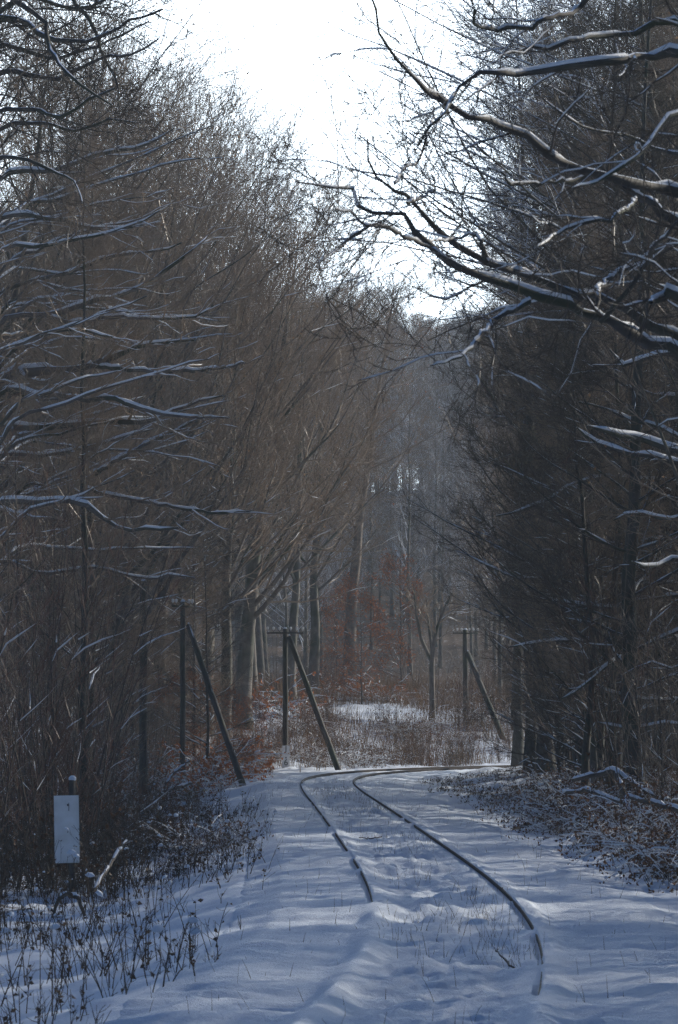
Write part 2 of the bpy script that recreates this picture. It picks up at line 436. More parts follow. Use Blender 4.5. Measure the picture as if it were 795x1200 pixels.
# ------------------------------------------------------------------ tree growth
def grow(rng, P, Rr, n, t0, t1, ang, asd, length, N_, wob, trop, rr, rend, flat=0.0, taper=.6, tpow=1.0, keep=1.0, dirbias=None, rmin=.003):
    B, n0 = P.shape[:2]
    t = (np.arange(n)[None, :] + rng.rand(B, n)) / n
    t = t0 + (t1 - t0) * t ** tpow
    f = t * (n0 - 1); i = np.minimum(f.astype(int), n0 - 2); f = f - i
    bi = np.arange(B)[:, None]
    p = P[bi, i] * (1 - f[..., None]) + P[bi, i + 1] * f[..., None]
    tg = nrm(P[bi, i + 1] - P[bi, i])
    r = Rr[bi, i] * (1 - f) + Rr[bi, i + 1] * f
    M_ = B * n
    p = p.reshape(M_, 3); tg = tg.reshape(M_, 3); r = r.reshape(M_); t = t.reshape(M_)
    if keep < 1:
        k = rng.rand(M_) < keep; p, tg, r, t = p[k], tg[k], r[k], t[k]; M_ = len(p)
    rv = rng.randn(M_, 3)
    if flat > 0:                                   # sprays that lie flat, as a beech's do
        side = nrm(np.cross(tg, np.array([0, 0, 1.0]) + .001)) * np.where(rng.rand(M_) < .5, -1, 1)[:, None]
        rv = rv * (1 - flat) + side * flat * 1.6
    if dirbias is not None: rv = rv + np.asarray(dirbias)
    pe = nrm(rv - (rv * tg).sum(1, keepdims=True) * tg)
    a = np.radians(ang + asd * rng.randn(M_))[:, None]
    dvec = nrm(tg * np.cos(a) + pe * np.sin(a))
    tn = (t - t0) / max(t1 - t0, 1e-6)
    L = length * (1 - taper * tn) * (.65 + .7 * rng.rand(M_))
    Q = np.empty((M_, N_, 3)); Q[:, 0] = p
    st = (L / (N_ - 1))[:, None]
    for k in range(1, N_):
        Q[:, k] = Q[:, k - 1] + dvec * st
        dvec = nrm(dvec + wob * rng.randn(M_, 3) + np.array([0, 0, trop]))
    rs = np.maximum(np.minimum(r * rr, r * .95), rmin)
    u = np.linspace(0, 1, N_)[None, :]
    RR = rs[:, None] * (1 - u) + np.minimum(rend, rs)[:, None] * u if not np.isscalar(rend) else rs[:, None] * (1 - u) + np.minimum(rend, rs[:, None]) * u
    return Q, RR

def snow_on(rng, P, R, amount=.6, thick=.9, minr=0.0, add=.008):
    """snow lying along the upper side of branches that are flat enough to hold it"""
    T = nrm(np.gradient(P, axis=1))
    flat = 1 - sstep(.45, .85, np.abs(T[..., 2]))
    B, n = R.shape
    ph = rng.rand(B, 1) * 200
    al = np.arange(n)[None, :] * .8
    g = np.clip((vnoise(ph + al, ph * 1.7 + al * .1) + amount - .5) * 4, 0, 1)
    g = g * flat
    g[:, -1] *= .2
    k = (g.max(axis=1) > .25) & (R[:, 0] > minr)
    P, R, g = P[k], R[k], g[k]
    if len(P) == 0: return None
    Q = P.copy(); rs = (R * thick + add) * g + .0005
    Q[..., 2] += R * .95 * g + rs * .25 - R * .3 * (1 - g)
    return tubes(Q, rs, 5)

PROTO = {}
def make_proto(key, trunk, crown, snow, leaves=None, tm='trunk', cm='twig', lm='leaf_brown', tname='trunk', cname='crown', ctris=None):
    if tname == 'stem': d_ = [(tname, mesh_from(key + '_stem', [p_], M[tm])) for p_ in trunk]
    else: d_ = [(tname, mesh_from(key + '_' + tname, trunk, M[tm]))]
    d_.append((cname, mesh_from(key + '_' + cname, crown, M[cm], False)))
    sn = [s for s in snow if s is not None]
    if sn: d_.append(('snow', mesh_from(key + '_snow', sn, M['branch_snow'])))
    if leaves is not None: d_.append(('leaves', mesh_from(key + '_leaves', [leaves], M[lm], False)))
    PROTO[key] = d_

def put(key, name, loc, label, cat, group=None, rz=0.0, scale=1.0, tilt=None):
    o = empty(name, loc, label, cat, group, rz, scale)
    if tilt is not None: o.rotation_euler = (tilt[0], tilt[1], rz)
    for pn, me in PROTO[key]:
        link(pn, me, o)
    return o

def leaf_quads(rng, pts, size, droop=.5):
    n = len(pts)
    a = rng.randn(n, 3); a[:, 2] -= droop; a = nrm(a)
    b_ = nrm(np.cross(a, rng.randn(n, 3)))
    sz = size * (.6 + .8 * rng.rand(n))[:, None]
    c = np.cross(a, b_) * .3 * sz
    p0 = pts; p1 = pts + a * sz * .5 + b_ * sz * .32 + c; p2 = pts + a * sz; p3 = pts + a * sz * .5 - b_ * sz * .32 + c
    v = np.stack([p0, p1, p2, p3], 1).reshape(-1, 3)
    i = np.arange(n)[:, None] * 4
    return v, np.concatenate([i, i + 1, i + 2, i + 3], 1)

def pick(rng, P, n):
    B, N_ = P.shape[:2]
    return P[rng.randint(0, B, n), rng.randint(max(1, N_ // 2), N_, n)] + rng.randn(n, 3) * .01

def trunk_line(rng, H, r0, lean=(0, 0), wob=.045, N_=16, top=.06):
    u = np.linspace(0, 1, N_)
    c = np.cumsum(rng.randn(N_, 2) * wob, axis=0) * H / N_; c -= c[0]
    P = np.zeros((1, N_, 3)); P[0, :, 2] = u * H - .15 * (1 - u)
    P[0, :, 0] = c[:, 0] + lean[0] * H * u ** 1.25; P[0, :, 1] = c[:, 1] + lean[1] * H * u ** 1.25
    R = (r0 * (1 - u) ** 1.25 * (1 - top) + r0 * top + r0 * .45 * np.exp(-u * H / .45))[None, :]
    return P, R

def beech(key, seed, H, r0, lean, cs, nl, LL, la, trop, nsub=9, nter=6, ntw=4, a2=34, a3=36, tm='trunk', cm='twig', snowy=.5, flat=.4, dirbias=None, leaves=0, lm='leaf_brown', twl=.45, thick_limb=.42, wob=.075, s2=.0, tw=1.0, fork=1.0, ltaper=.78, w2=.11):
    rng = np.random.RandomState(seed)
    TP, TR = trunk_line(rng, H * fork, r0, lean)
    L1, r1 = grow(rng, TP, TR, nl, cs, .97, la, 9, LL, 11, wob, trop, thick_limb, .008, 0, taper=ltaper, dirbias=dirbias)
    L2, r2 = grow(rng, L1, r1, nsub, .12, .98, a2, 12, LL * .44, 7, w2, trop * .9, .55, .006, flat, taper=.55)
    L3, r3 = grow(rng, L2, r2, nter, .12, 1, a3, 13, LL * .19, 5, w2 * 1.2, trop * .5, .6, .0042, flat * .8, taper=.4)
    L4, r4 = grow(rng, L3, r3, ntw, .15, 1, 36, 13, twl, 3, .12, .03, .75, .0030, .3, taper=.4)
    r3, r4 = r3 * tw, r4 * tw
    trunk = [tubes(TP, TR, 12), tubes(L1[r1[:, 0] > .03], r1[r1[:, 0] > .03], 7)]
    thin = r1[:, 0] <= .03
    crown = [tubes(L2, r2, 4), tubes(L3, r3, 3), tubes(L4, r4, 3)]
    if thin.any(): crown.append(tubes(L1[thin], r1[thin], 5))
    snow = [snow_on(rng, L1, r1, snowy, .85), snow_on(rng, L2, r2, snowy - .02, 1.0, max(s2, .0075), .005) if snowy > .4 else None]
    lv = None
    if leaves: lv = leaf_quads(rng, pick(rng, L4, leaves), .075)
    make_proto(key, trunk, crown, snow, lv, tm, cm, lm)

# spreading edge-of-wood beeches, slender wood trees, understory
beech('beech_1', 11, 24, .36, (.12, -.02), .22, 36, 7.8, 44, .05, tm='trunk', snowy=.42, fork=.74, ltaper=.42, dirbias=(.6, -.15, .1), leaves=450, lm='leaf_tan')
beech('beech_2', 12, 24, .26, (.03, .03), .27, 34, 7.2, 42, .05, tm='trunk', snowy=.45, fork=.74, ltaper=.42, dirbias=(.45, -.15, .1), leaves=450, lm='leaf_tan')
beech('beech_3', 13, 23, .24, (.03, .0), .28, 34, 6.4, 38, .07, tm='trunk', snowy=.40, fork=.76, ltaper=.42, leaves=400, lm='leaf_tan')
beech('lit_beech', 14, 22, .27, (.035, .0), .34, 34, 4.8, 44, .07, tm='trunk_sunlit', snowy=.4, leaves=500, lm='leaf_orange')
beech('slender_1', 21, 22, .15, (.01, .01), .16, 62, 2.9, 58, .085, 7, 6, 4, tm='trunk_dark', snowy=.42, twl=.4, thick_limb=.30)
beech('slender_2', 22, 21, .13, (-.02, .0), .12, 66, 2.6, 60, .075, 7, 6, 4, tm='trunk', snowy=.46, twl=.4, thick_limb=.30)
beech('slender_3', 23, 23, .17, (.0, -.01), .22, 58, 3.2, 52, .09, 7, 6, 4, tm='trunk_dark', snowy=.40, twl=.4, thick_limb=.28)
beech('dark_1', 24, 23, .19, (-.01, .0), .14, 60, 3.4, 60, .06, 7, 6, 5, tm='trunk_dark', cm='twig_dark', snowy=.5, twl=.42, thick_limb=.30)
beech('dark_2', 25, 22, .15, (.01, .01), .10, 62, 2.9, 64, .05, 7, 6, 5, tm='trunk_dark', cm='twig_dark', snowy=.55, twl=.42, thick_limb=.30)
beech('frost_1', 26, 22, .20, (-.06, .0), .42, 34, 8.0, 58,   .03, 7, 6, 5, dirbias=(-2.2, 0, .2), tm='trunk_dark', cm='twig_frost', snowy=.6, tw=.85, twl=.5, thick_limb=.36)
beech('young_1', 31, 9, .055, (.02, 0), .10, 46, 1.9, 66, .03, 6, 5, 3, tm='stem', cm='twig', snowy=.58, twl=.30, thick_limb=.42)
beech('young_2', 32, 8, .050, (-.04, 0), .08, 40, 1.8, 68, .02, 6, 5, 3, tm='stem', cm='twig_dark', snowy=.66, twl=.30, thick_limb=.42)
beech('young_leafy', 33, 5.5, .035, (.02, 0), .08, 40, 1.5, 66, .03, 6, 4, 3, tm='stem', cm='twig_red', snowy=.5, leaves=1700, lm='leaf_orange', twl=.25, thick_limb=.45)

beech('far_1', 27, 21, .14, (.01, .01), .2, 50, 3.4, 54, .06, 7, 5, 4, tm='trunk', cm='twig_far', snowy=.3, twl=.5, thick_limb=.30)
beech('far_2', 28, 19, .12, (-.01, .0), .15, 46, 3.8, 50, .06, 7, 5, 4, tm='trunk', cm='twig_far', snowy=.3, twl=.5, thick_limb=.30)

def thicket(key, seed, H, nst, spread, r0, cm='twig_red', leaves=0, lm='leaf_brown', snowy=.45, lean=0.0, sub=14):
    rng = np.random.RandomState(seed)
    n = 9; a = rng.rand(nst) * 6.283; rr = spread * np.sqrt(rng.rand(nst)) * .5
    d0 = np.stack([np.cos(a) * .16 + lean, np.sin(a) * .16, np.ones(nst)], 1) + rng.randn(nst, 3) * .05; d0 = nrm(d0)
    hh = H * (.55 + .45 * rng.rand(nst))
    P = np.zeros((nst, n, 3)); P[:, 0] = np.stack([np.cos(a) * rr, np.sin(a) * rr, -.1 * np.ones(nst)], 1)
    for k in range(1, n):
        P[:, k] = P[:, k - 1] + d0 * (hh / (n - 1))[:, None]; d0 = nrm(d0 + .045 * rng.randn(nst, 3) + np.array([0, 0, .03]))
    R = r0 * (.6 + .6 * rng.rand(nst))[:, None] * np.linspace(1, .22, n)[None, :]
    L2, r2 = grow(rng, P, R, sub, .12, 1, 34, 12, H * .16, 5, .12, .06, .5, .003, .1, taper=.4)
    L3, r3 = grow(rng, L2, r2, 4, .2, 1, 38, 12, H * .055, 3, .14, .03, .7, .0025, .2)
    lv = leaf_quads(rng, pick(rng, L3, leaves), .07) if leaves else None
    one = nst <= 12
    make_proto(key, [tubes(P[i:i + 1], R[i:i + 1], 5) for i in range(nst)] if one else [tubes(P, R, 5)], [tubes(L2, r2, 3), tubes(L3, r3, 3)], [snow_on(rng, L2, r2, snowy, 1, .0035)], lv, 'stem', cm, lm, tname='stem' if one else 'stem_tangle', cname='crown')
thicket('stems_1', 41, 6.5, 7, .9, .017)
thicket('stems_2', 42, 5.5, 9, 1.1, .014, cm='twig')
thicket('stems_3', 43, 4.2, 10, 1.2, .012, leaves=120, lm='leaf_brown')
thicket('stems_4', 44, 7.2, 5, .8, .02, cm='twig_dark', lean=-.12)

thicket('scrub_1', 45, 1.9, 26, 1.3, .008, leaves=160, snowy=.4)
thicket('scrub_2', 46, 1.5, 30, 1.5, .007, cm='twig_dark', leaves=120, snowy=.42)

def bush(key, seed, n, L, leaves, lm, clumps, cm='twig_red', up=.9, drop=-.16):
    rng = np.random.RandomState(seed)
    a = rng.rand(n) * 6.283
    d0 = nrm(np.stack([np.cos(a) * .75, np.sin(a) * .75, up * (.5 + rng.rand(n))], 1))
    N_ = 9; P = np.zeros((n, N_, 3)); P[:, 0] = np.stack([rng.randn(n) * .35, rng.randn(n) * .35, -.05 * np.ones(n)], 1)
    ll = L * (.5 + .8 * rng.rand(n))
    for k in range(1, N_):
        P[:, k] = P[:, k - 1] + d0 * (ll / (N_ - 1))[:, None]; d0 = nrm(d0 + .14 * rng.randn(n, 3) + np.array([0, 0, drop]))
    P[..., 2] = np.maximum(P[..., 2], -.05)
    R = .006 * (.7 + .8 * rng.rand(n))[:, None] * np.linspace(1, .35, N_)[None, :]
    L2, r2 = grow(rng, P, R, 6, .2, 1, 45, 15, L * .28, 4, .2, 0, .7, .0025, .2)
    pts = pick(rng, L2, leaves)
    # snow caught in the tangle: soft clumps
    cpt = pick(rng, L2, clumps); cpt = cpt[cpt[:, 2] > .03]
    m_ = len(cpt); dirs = nrm(np.stack([rng.randn(m_), rng.randn(m_), .25 * rng.randn(m_)], 1))
    ln = (.02 + .055 * rng.rand(m_) ** 3)[:, None]
    C = np.stack([cpt - dirs * ln, cpt - dirs * ln * .5 + [0, 0, .012], cpt + dirs * ln * .4 + [0, 0, .014], cpt + dirs * ln], 1)
    CR = ln * np.array([.12, .40, .36, .10])[None, :]
    sn = [tubes(C, CR, 6), snow_on(rng, P, R, .72, 1.5, 0, .006), snow_on(rng, L2, r2, .55, 1.3, 0, .004)]
    make_proto(key, [tubes(P, R, 4)], [tubes(L2, r2, 3)], sn, leaf_quads(rng, pts, .07), 'stem', cm, lm, tname='cane_tangle', cname='crown')
bush('bramble_1', 51, 46, 1.7, 700, 'leaf_brown', 70)
bush('bramble_2', 52, 40, 1.3, 560, 'leaf_brown', 80, cm='twig_dark')
bush('bramble_3', 53, 54, 2.0, 800, 'leaf_brown', 50)
bush('leafy_bush', 54, 34, 1.2, 520, 'leaf_orange', 25)
bush('yellow_bush', 55, 14, .7, 160, 'leaf_yellow', 8)

# ------------------------------------------------------------------ the overhanging beech on the right, near
def traced(paths, trunk_xy, trunk_H, r0, key, seed, tm, cm, loc, snow_amt, twig_n=(7, 6, 4), trop=.0, sub_len=1.0, thick=.8, flat=.1, rr=.42, ang=48, wsc=.88, sadd=.006):
    """limbs traced as curves in space; paths: list of [(px,py,width_px)...], Y0, Y1, from_trunk_height"""
    rng = np.random.RandomState(seed)
    TP, TR = trunk_line(rng, trunk_H, r0, (.02, .01)); base = np.array(loc)
    limbs, lr = [], []
    for pts, Y0, Y1, zt in paths:
        n = len(pts); Q = [at(a, b_, Y0 + (Y1 - Y0) * i / max(n - 1, 1) + .18 * math.sin(i * 1.7 + Y0 * 9)) for i, (a, b_, *_r) in enumerate(pts)]
        r = [p[2] * wsc * .5 / F * (Y0 + (Y1 - Y0) * i / max(n - 1, 1)) for i, p in enumerate(pts)]
        if zt is not None:
            zc = min(max((zt + .15) / (trunk_H + .15), 0), 1) * (TP.shape[1] - 1)
            k = int(zc); q = base + TP[0, k] + (TP[0, min(k + 1, 15)] - TP[0, k]) * (zc - k)
            m1 = q * .5 + Q[0] * .5 + np.array([0, 0, -.05]); Q = [q, m1] + Q; r = [max(r[0] * 1.5, .03), r[0] * 1.2] + r
        Q = np.array(Q) - base; r = np.array(r)
        u = arcs(Q); nn = 26; uu = np.linspace(0, u[-1], nn)
        cq = catmull(Q, 8); cu = arcs(cq); uu = np.linspace(0, cu[-1], nn)
        limbs.append(np.stack([np.interp(uu, cu, cq[:, j]) for j in range(3)], 1) + np.cumsum(rng.randn(nn, 3) * .006, 0) * (u[-1] / 4) + rng.randn(nn, 3) * np.minimum(.012, np.interp(uu / cu[-1], u / u[-1], r))[:, None] * .7)
        lr.append(np.interp(uu / cu[-1], u / u[-1], r) * (.88 + .28 * rng.rand(nn)))
    L1, r1 = np.array(limbs), np.array(lr)
    L2, r2 = grow(rng, L1, r1, twig_n[0], .2, 1, ang, 12, sub_len, 8, .15, trop, rr, .0035, flat, taper=.4)
    L3, r3 = grow(rng, L2, r2, twig_n[1], .15, 1, 45, 14, sub_len * .42, 5, .2, trop, .6, .0026, .1, taper=.4)
    L4, r4 = grow(rng, L3, r3, twig_n[2], .2, 1, 42, 14, sub_len * .16, 3, .2, 0, .75, .0018, .1, rmin=.0018)
    make_proto(key, [tubes(TP, TR, 14), tubes(L1, r1, 9)], [tubes(L2, r2, 5), tubes(L3, r3, 3), tubes(L4, r4, 3)],
               [snow_on(rng, L1, r1, snow_amt, thick, .004, sadd), snow_on(rng, L2, r2, snow_amt - .12, .8, .003, .003)], None, tm, cm)

right_limbs = [
    ([(795, 406, 15), (774, 404, 14), (752, 393, 15), (737, 382, 14), (715, 376, 13), (697, 371, 13), (678, 360, 13), (663, 350, 13), (637, 348, 13), (608, 339, 12), (574, 326, 12), (548, 317, 11), (530, 304, 11), (515, 287, 10), (499, 271, 9), (493, 257, 7), (481, 256, 6), (438, 254, 5), (435, 244, 5), (432, 231, 4), (425, 224, 4), (399, 221, 3), (360, 216, 2)], 26.5, 24.2, 3.4),
    ([(795, 393, 14), (760, 380, 13), (723, 358, 11), (695, 348, 10), (663, 343, 10), (641, 335, 9), (626, 322, 9), (593, 315, 9), (570, 308, 9), (545, 295, 9), (522, 282, 9), (505, 268, 8), (493, 253, 7), (478, 238, 6), (470, 225, 5), (463, 215, 5), (448, 210, 4), (435, 201, 4), (429, 186, 3), (422, 165, 3), (424, 148, 2)], 27.6, 25.6, 3.6),
    ([(540, 312, 7), (517, 299, 6), (487, 283, 5), (454, 269, 5), (429, 265, 4), (414, 250, 3), (392, 246, 2)], 25.0, 23.6, None),
    ([(429, 265, 3), (426, 269, 3), (405, 284, 3), (390, 296, 2), (374, 306, 2)], 24.2, 23.4, None),
    ([(568, 303, 6), (565, 283, 6), (556, 275, 4), (526, 280, 3), (500, 283, 2)], 26.2, 25.6, None),
    ([(478, 238, 4), (496, 231, 3), (511, 219, 3), (506, 205, 2)], 25.8, 26.4, None),
    ([(463, 215, 4), (475, 198, 3), (493, 189, 3), (499, 165, 3), (505, 150, 2), (512, 128, 2)], 25.7, 26.6, None),
    ([(622, 352, 7), (596, 367, 6), (578, 378, 6), (567, 393, 5), (548, 411, 4), (533, 420, 3), (508, 430, 2)], 25.6, 23.8, None),
    ([(700, 371, 7), (702, 345, 7), (708, 335, 6), (723, 322, 5), (745, 315, 4), (770, 300, 3)], 26.2, 27.6, None),
    ([(706, 374, 6), (737, 337, 6), (756, 308, 6), (762, 293, 5), (782, 274, 4), (800, 255, 3)], 25.6, 24.6, None),
    ([(795, 216, 16), (767, 213, 15), (737, 206, 14), (708, 200, 13), (689, 195, 12), (660, 182, 11), (637, 169, 11), (619, 154, 10), (593, 141, 9), (574, 128, 9), (548, 124, 8), (526, 109, 8), (511, 102, 7), (500, 90, 6), (475, 70, 5), (455, 43, 4), (455, 15, 3), (448, -10, 3)], 28.0, 25.5, 5.3),
    ([(795, 56, 13), (771, 63, 12), (749, 59, 11), (723, 67, 10), (685, 70, 10), (648, 74, 9), (600, 80, 8), (582, 74, 7), (559, 80, 6), (541, 93, 5), (528, 111, 5), (518, 130, 4), (504, 148, 3), (494, 168, 2)], 26.4, 25.4, 6.4),
    ([(700, -14, 9), (682, 2, 8), (671, 15, 8), (641, 20, 7), (622, 31, 6), (596, 33, 6), (559, 31, 5), (552, 18, 4), (550, -6, 3)], 27.8, 27.0, None),
    ([(795, 30, 9), (750, 40, 8), (715, 44, 7), (678, 48, 6), (648, 57, 5), (622, 56, 4), (598, 64, 3)], 28.5, 27.5, 6.2),
    ([(795, 124, 7), (756, 156, 6), (723, 182, 5), (700, 200, 4), (678, 206, 3), (655, 212, 2)], 24.6, 23.4, 5.9),
    ([(795, 262, 14), (774, 248, 13), (752, 235, 12), (730, 218, 11), (716, 206, 10)], 27.6, 28.0, 4.7),
    ([(744, 233, 6), (741, 239, 6), (719, 257, 5), (674, 268, 4), (648, 280, 3), (628, 290, 2)], 27.4, 25.8, None),
    ([(700, 200, 6), (667, 211, 5), (604, 217, 4), (593, 204, 3), (570, 196, 2)], 28, 27, None),
    ([(795, 350, 15), (781, 348, 14), (767, 350, 11), (764, 352, 5)], 24.3, 23.8, 4.0),
    ([(795, 175, 6), (750, 160, 5), (700, 150, 4), (655, 128, 3), (620, 100, 2)], 30, 29.0, 5.6),
]
bx, by = 4.6, 27.4
loc = (bx, by, gz(bx, by))
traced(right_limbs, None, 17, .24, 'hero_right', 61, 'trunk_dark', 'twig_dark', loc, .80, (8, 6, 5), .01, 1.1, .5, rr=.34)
put('hero_right', 'overhanging_beech', loc, 'old beech leaning in from the right edge, its snow-topped crooked limbs reaching over the track', 'tree')

left_limbs = [
    ([(-4, 503, 10), (30, 497, 9), (64, 497, 8), (91, 493, 8), (151, 489, 7), (177, 489, 6), (204, 476, 4), (234, 468, 3), (262, 460, 2)], 66, 64, 4.6),
    ([(-4, 462, 8), (40, 464, 8), (72, 466, 7), (106, 472, 7), (130, 467, 7), (158, 480, 6), (189, 487, 5), (234, 491, 3), (270, 492, 2)], 64.5, 63, 5.2),
    ([(-4, 603, 8), (45, 595, 7), (91, 595, 7), (113, 608, 6), (143, 625, 5), (180, 626, 4), (211, 625, 3)], 63, 62, 3.2),
    ([(100, 574, 5), (113, 576, 5), (151, 585, 5), (211, 595, 4), (257, 601, 4), (298, 599, 2)], 67, 66, None),
    ([(110, 556, 7), (121, 549, 6), (151, 531, 6), (196, 508, 4), (230, 490, 3)], 68, 69, None),
    ([(-4, 450, 14), (45, 434, 12), (98, 428, 9), (125, 419, 8), (151, 407, 7), (177, 400, 6), (205, 396, 4), (230, 394, 3)], 66, 64, 5.4),
    ([(98, 428, 7), (117, 430, 6), (150, 434, 6), (189, 436, 5), (230, 436, 5), (272, 430, 3), (290, 424, 2)], 65, 63.5, None),
    ([(-4, 380, 7), (60, 370, 7), (102, 355, 7), (132, 349, 6), (177, 332, 6), (189, 321, 5), (226, 294, 3), (245, 275, 2)], 65, 67, 6.2),
    ([(-4, 257, 6), (75, 255, 6), (102, 262, 5), (151, 262, 4), (180, 258, 2)], 66, 65, 8.2),
    ([(-4, 345, 6), (87, 315, 5), (125, 300, 5), (162, 294, 4), (192, 292, 3), (215, 282, 2)], 68, 67, 7.0),
    ([(60, 372, 6), (85, 377, 5), (130, 372, 5), (175, 374, 4), (225, 374, 3), (250, 362, 2)], 65.5, 64.5, None),
    ([(-4, 425, 5), (40, 398, 5), (98, 382, 4), (140, 392, 3)], 64, 63, 5.9),
    ([(-4, 540, 6), (50, 536, 5), (95, 528, 5), (140, 515, 4), (180, 505, 3)], 67, 68, 4.2),
    ([(-4, 660, 5), (50, 672, 5), (110, 664, 4), (170, 676, 3), (200, 672, 3), (235, 676, 2)], 66, 65, 2.6),
    ([(-4, 300, 6), (50, 288, 5), (100, 280, 4), (150, 270, 3), (190, 250, 2)], 63, 62, 7.6),
    ([(-4, 210, 7), (60, 200, 6), (110, 180, 5), (160, 172, 4), (200, 150, 2)], 67, 66, 9.0),
]
rl = random.Random(33)
for i in range(26):
    y0 = 235 + i * 16 + rl.uniform(-20, 20); ln = rl.uniform(110, 250); x0 = rl.uniform(-6, 45); sl = rl.uniform(-.50, .14); dep = rl.uniform(60, 74); w0 = rl.uniform(3.2, 5.2)
    pts = []; yy = y0
    for k in range(7):
        pts.append((x0 + ln * k / 6, yy, w0 * (1 - .72 * k / 6))); yy += sl * ln / 6 + rl.uniform(-6, 6)
    left_limbs.append((pts, dep, dep + rl.uniform(-2, 2), min(11, max(2, at(0, y0, dep)[2] - 1))))
bx, by = -7.1, 66.0
loc = (bx, by, gz(bx, by))
traced(left_limbs, None, 21, .27, 'hero_left', 62, 'trunk', 'twig', loc, .84, (9, 6, 4), .03, 1.6, .6, flat=.55, rr=.6, ang=34, sadd=.010)
put('hero_left', 'spreading_beech', loc, 'beech at the left edge with long level limbs carrying lines of snow', 'tree')

low_limbs = [
    ([(812, 566, 4), (756, 558, 4), (710, 556, 4), (676, 563, 4), (647, 580, 3.5), (618, 591, 3), (582, 599, 2)], 72, 74, 5.6),
    ([(812, 690, 3), (735, 692, 3), (695, 688, 3.5), (668, 684, 3), (647, 687, 3), (603, 687, 2)], 74, 76, 3.7),
    ([(812, 700, 4), (760, 704, 4), (735, 710, 4), (723, 712, 4), (685, 709, 4), (651, 702, 2)], 66, 67, 3.4),
    ([(812, 745, 3), (750, 747, 3), (697, 749, 3.5), (639, 751, 3), (597, 757, 2)], 75, 78, 2.8),
    ([(812, 735, 4), (746, 762, 4), (714, 780, 4), (685, 803, 3.5), (660, 820, 2)], 65, 64, 2.9),
    ([(812, 822, 3), (760, 818, 3), (714, 809, 3.5), (693, 801, 2)], 66, 66, 1.6),
    ([(820, 540, 8), (795, 532, 8), (756, 520, 7), (718, 511, 6), (689, 503, 3)], 62, 61, 5.4),
    ([(820, 545, 6), (795, 538, 6), (760, 531, 6), (731, 525, 5), (700, 512, 4), (684, 498, 2)], 63, 62.5, 5.2),
    ([(812, 520, 4), (775, 500, 4), (740, 492, 4), (705, 478, 3), (680, 474, 2)], 64, 64, 5.6),
    ([(812, 420, 5), (765, 424, 5), (748, 429, 5), (735, 435, 4), (720, 418, 3)], 60, 60, 7.0),
    ([(812, 640, 4), (770, 632, 4), (735, 640, 3), (700, 632, 3), (672, 622, 2)], 68, 69, 4.2),
    ([(812, 600, 4), (780, 612, 4), (745, 604, 3), (715, 612, 2)], 63, 63, 4.6),
    ([(812, 660, 4), (785, 650, 4), (760, 662, 3), (735, 655, 2)], 60, 59, 3.8),
    ([(812, 775, 4), (785, 782, 3), (755, 776, 3), (728, 790, 2)], 62, 62, 2.2),
    ([(812, 470, 4), (770, 462, 4), (725, 452, 3), (690, 455, 2)], 70, 71, 7.0),
    ([(812, 850, 3), (780, 846, 3), (740, 852, 3), (700, 846, 2)], 64, 64, 1.2),
]
bx, by = 7.2, 68.0
loc = (bx, by, gz(bx, by))
traced(low_limbs, None, 19, .2, 'hero_low', 64, 'trunk_dark', 'twig_dark', loc, .90, (6, 5, 3), .0, .9, .95, flat=.4, rr=.5, ang=36, wsc=.9, sadd=.013)
put('hero_low', 'snow_lined_beech', loc, 'tree at the right edge with low level snow-lined branches before the dark wood', 'tree')

dark_limbs = [
    ([(-8, 30, 10), (30, 22, 9), (52, 38, 8), (75, 44, 6), (110, 40, 5), (150, 20, 4), (190, 8, 3)], 44, 42, 9.3),
    ([(-8, -10, 9), (20, 5, 8), (48, 25, 7), (58, 60, 6), (75, 85, 5), (105, 110, 4), (130, 125, 2)], 43, 41.5, 9.8),
    ([(-8, 95, 8), (35, 90, 7), (70, 100, 6), (95, 85, 5), (130, 70, 4), (165, 66, 3), (190, 50, 2)], 45, 43.5, 8.9),
    ([(-8, 135, 7), (40, 130, 6), (75, 138, 5), (105, 120, 4), (140, 105, 3)], 44, 43, 8.5),
    ([(-8, 190, 6), (30, 186, 5), (60, 200, 4), (85, 210, 3), (95, 235, 2)], 43, 42, 8.0),
    ([(60, -30, 7), (90, 0, 6), (110, 30, 5), (120, 65, 4), (135, 95, 3), (140, 130, 2)], 45, 44, 10),
    ([(-8, 60, 7), (30, 62, 6), (65, 72, 5), (100, 62, 4), (140, 46, 3), (180, 30, 2)], 46.5, 46, 9.1),
    ([(-8, 10, 6), (40, -2, 5), (90, 12, 5), (140, -4, 4), (180, -10, 3)], 47, 46.5, 9.8),
    ([(-8, 160, 6), (45, 150, 5), (90, 158, 4), (130, 146, 3), (160, 150, 2)], 46, 45, 8.3),
]
bx, by = -5.9, 45
loc = (bx, by, gz(bx, by))
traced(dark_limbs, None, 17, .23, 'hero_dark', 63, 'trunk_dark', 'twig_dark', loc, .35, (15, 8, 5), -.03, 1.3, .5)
put('hero_dark', 'near_beech', loc, 'dark twiggy crown hanging in at the top left corner, almost free of snow', 'tree')

CONT = np.array([(-400, -420), (-100, -200), (150, -10), (200, 70), (260, 110), (330, 150), (365, 235), (420, 300), (500, 380), (545, 370), (575, 220), (605, 40), (640, -40), (900, -300), (1300, -500)], float)
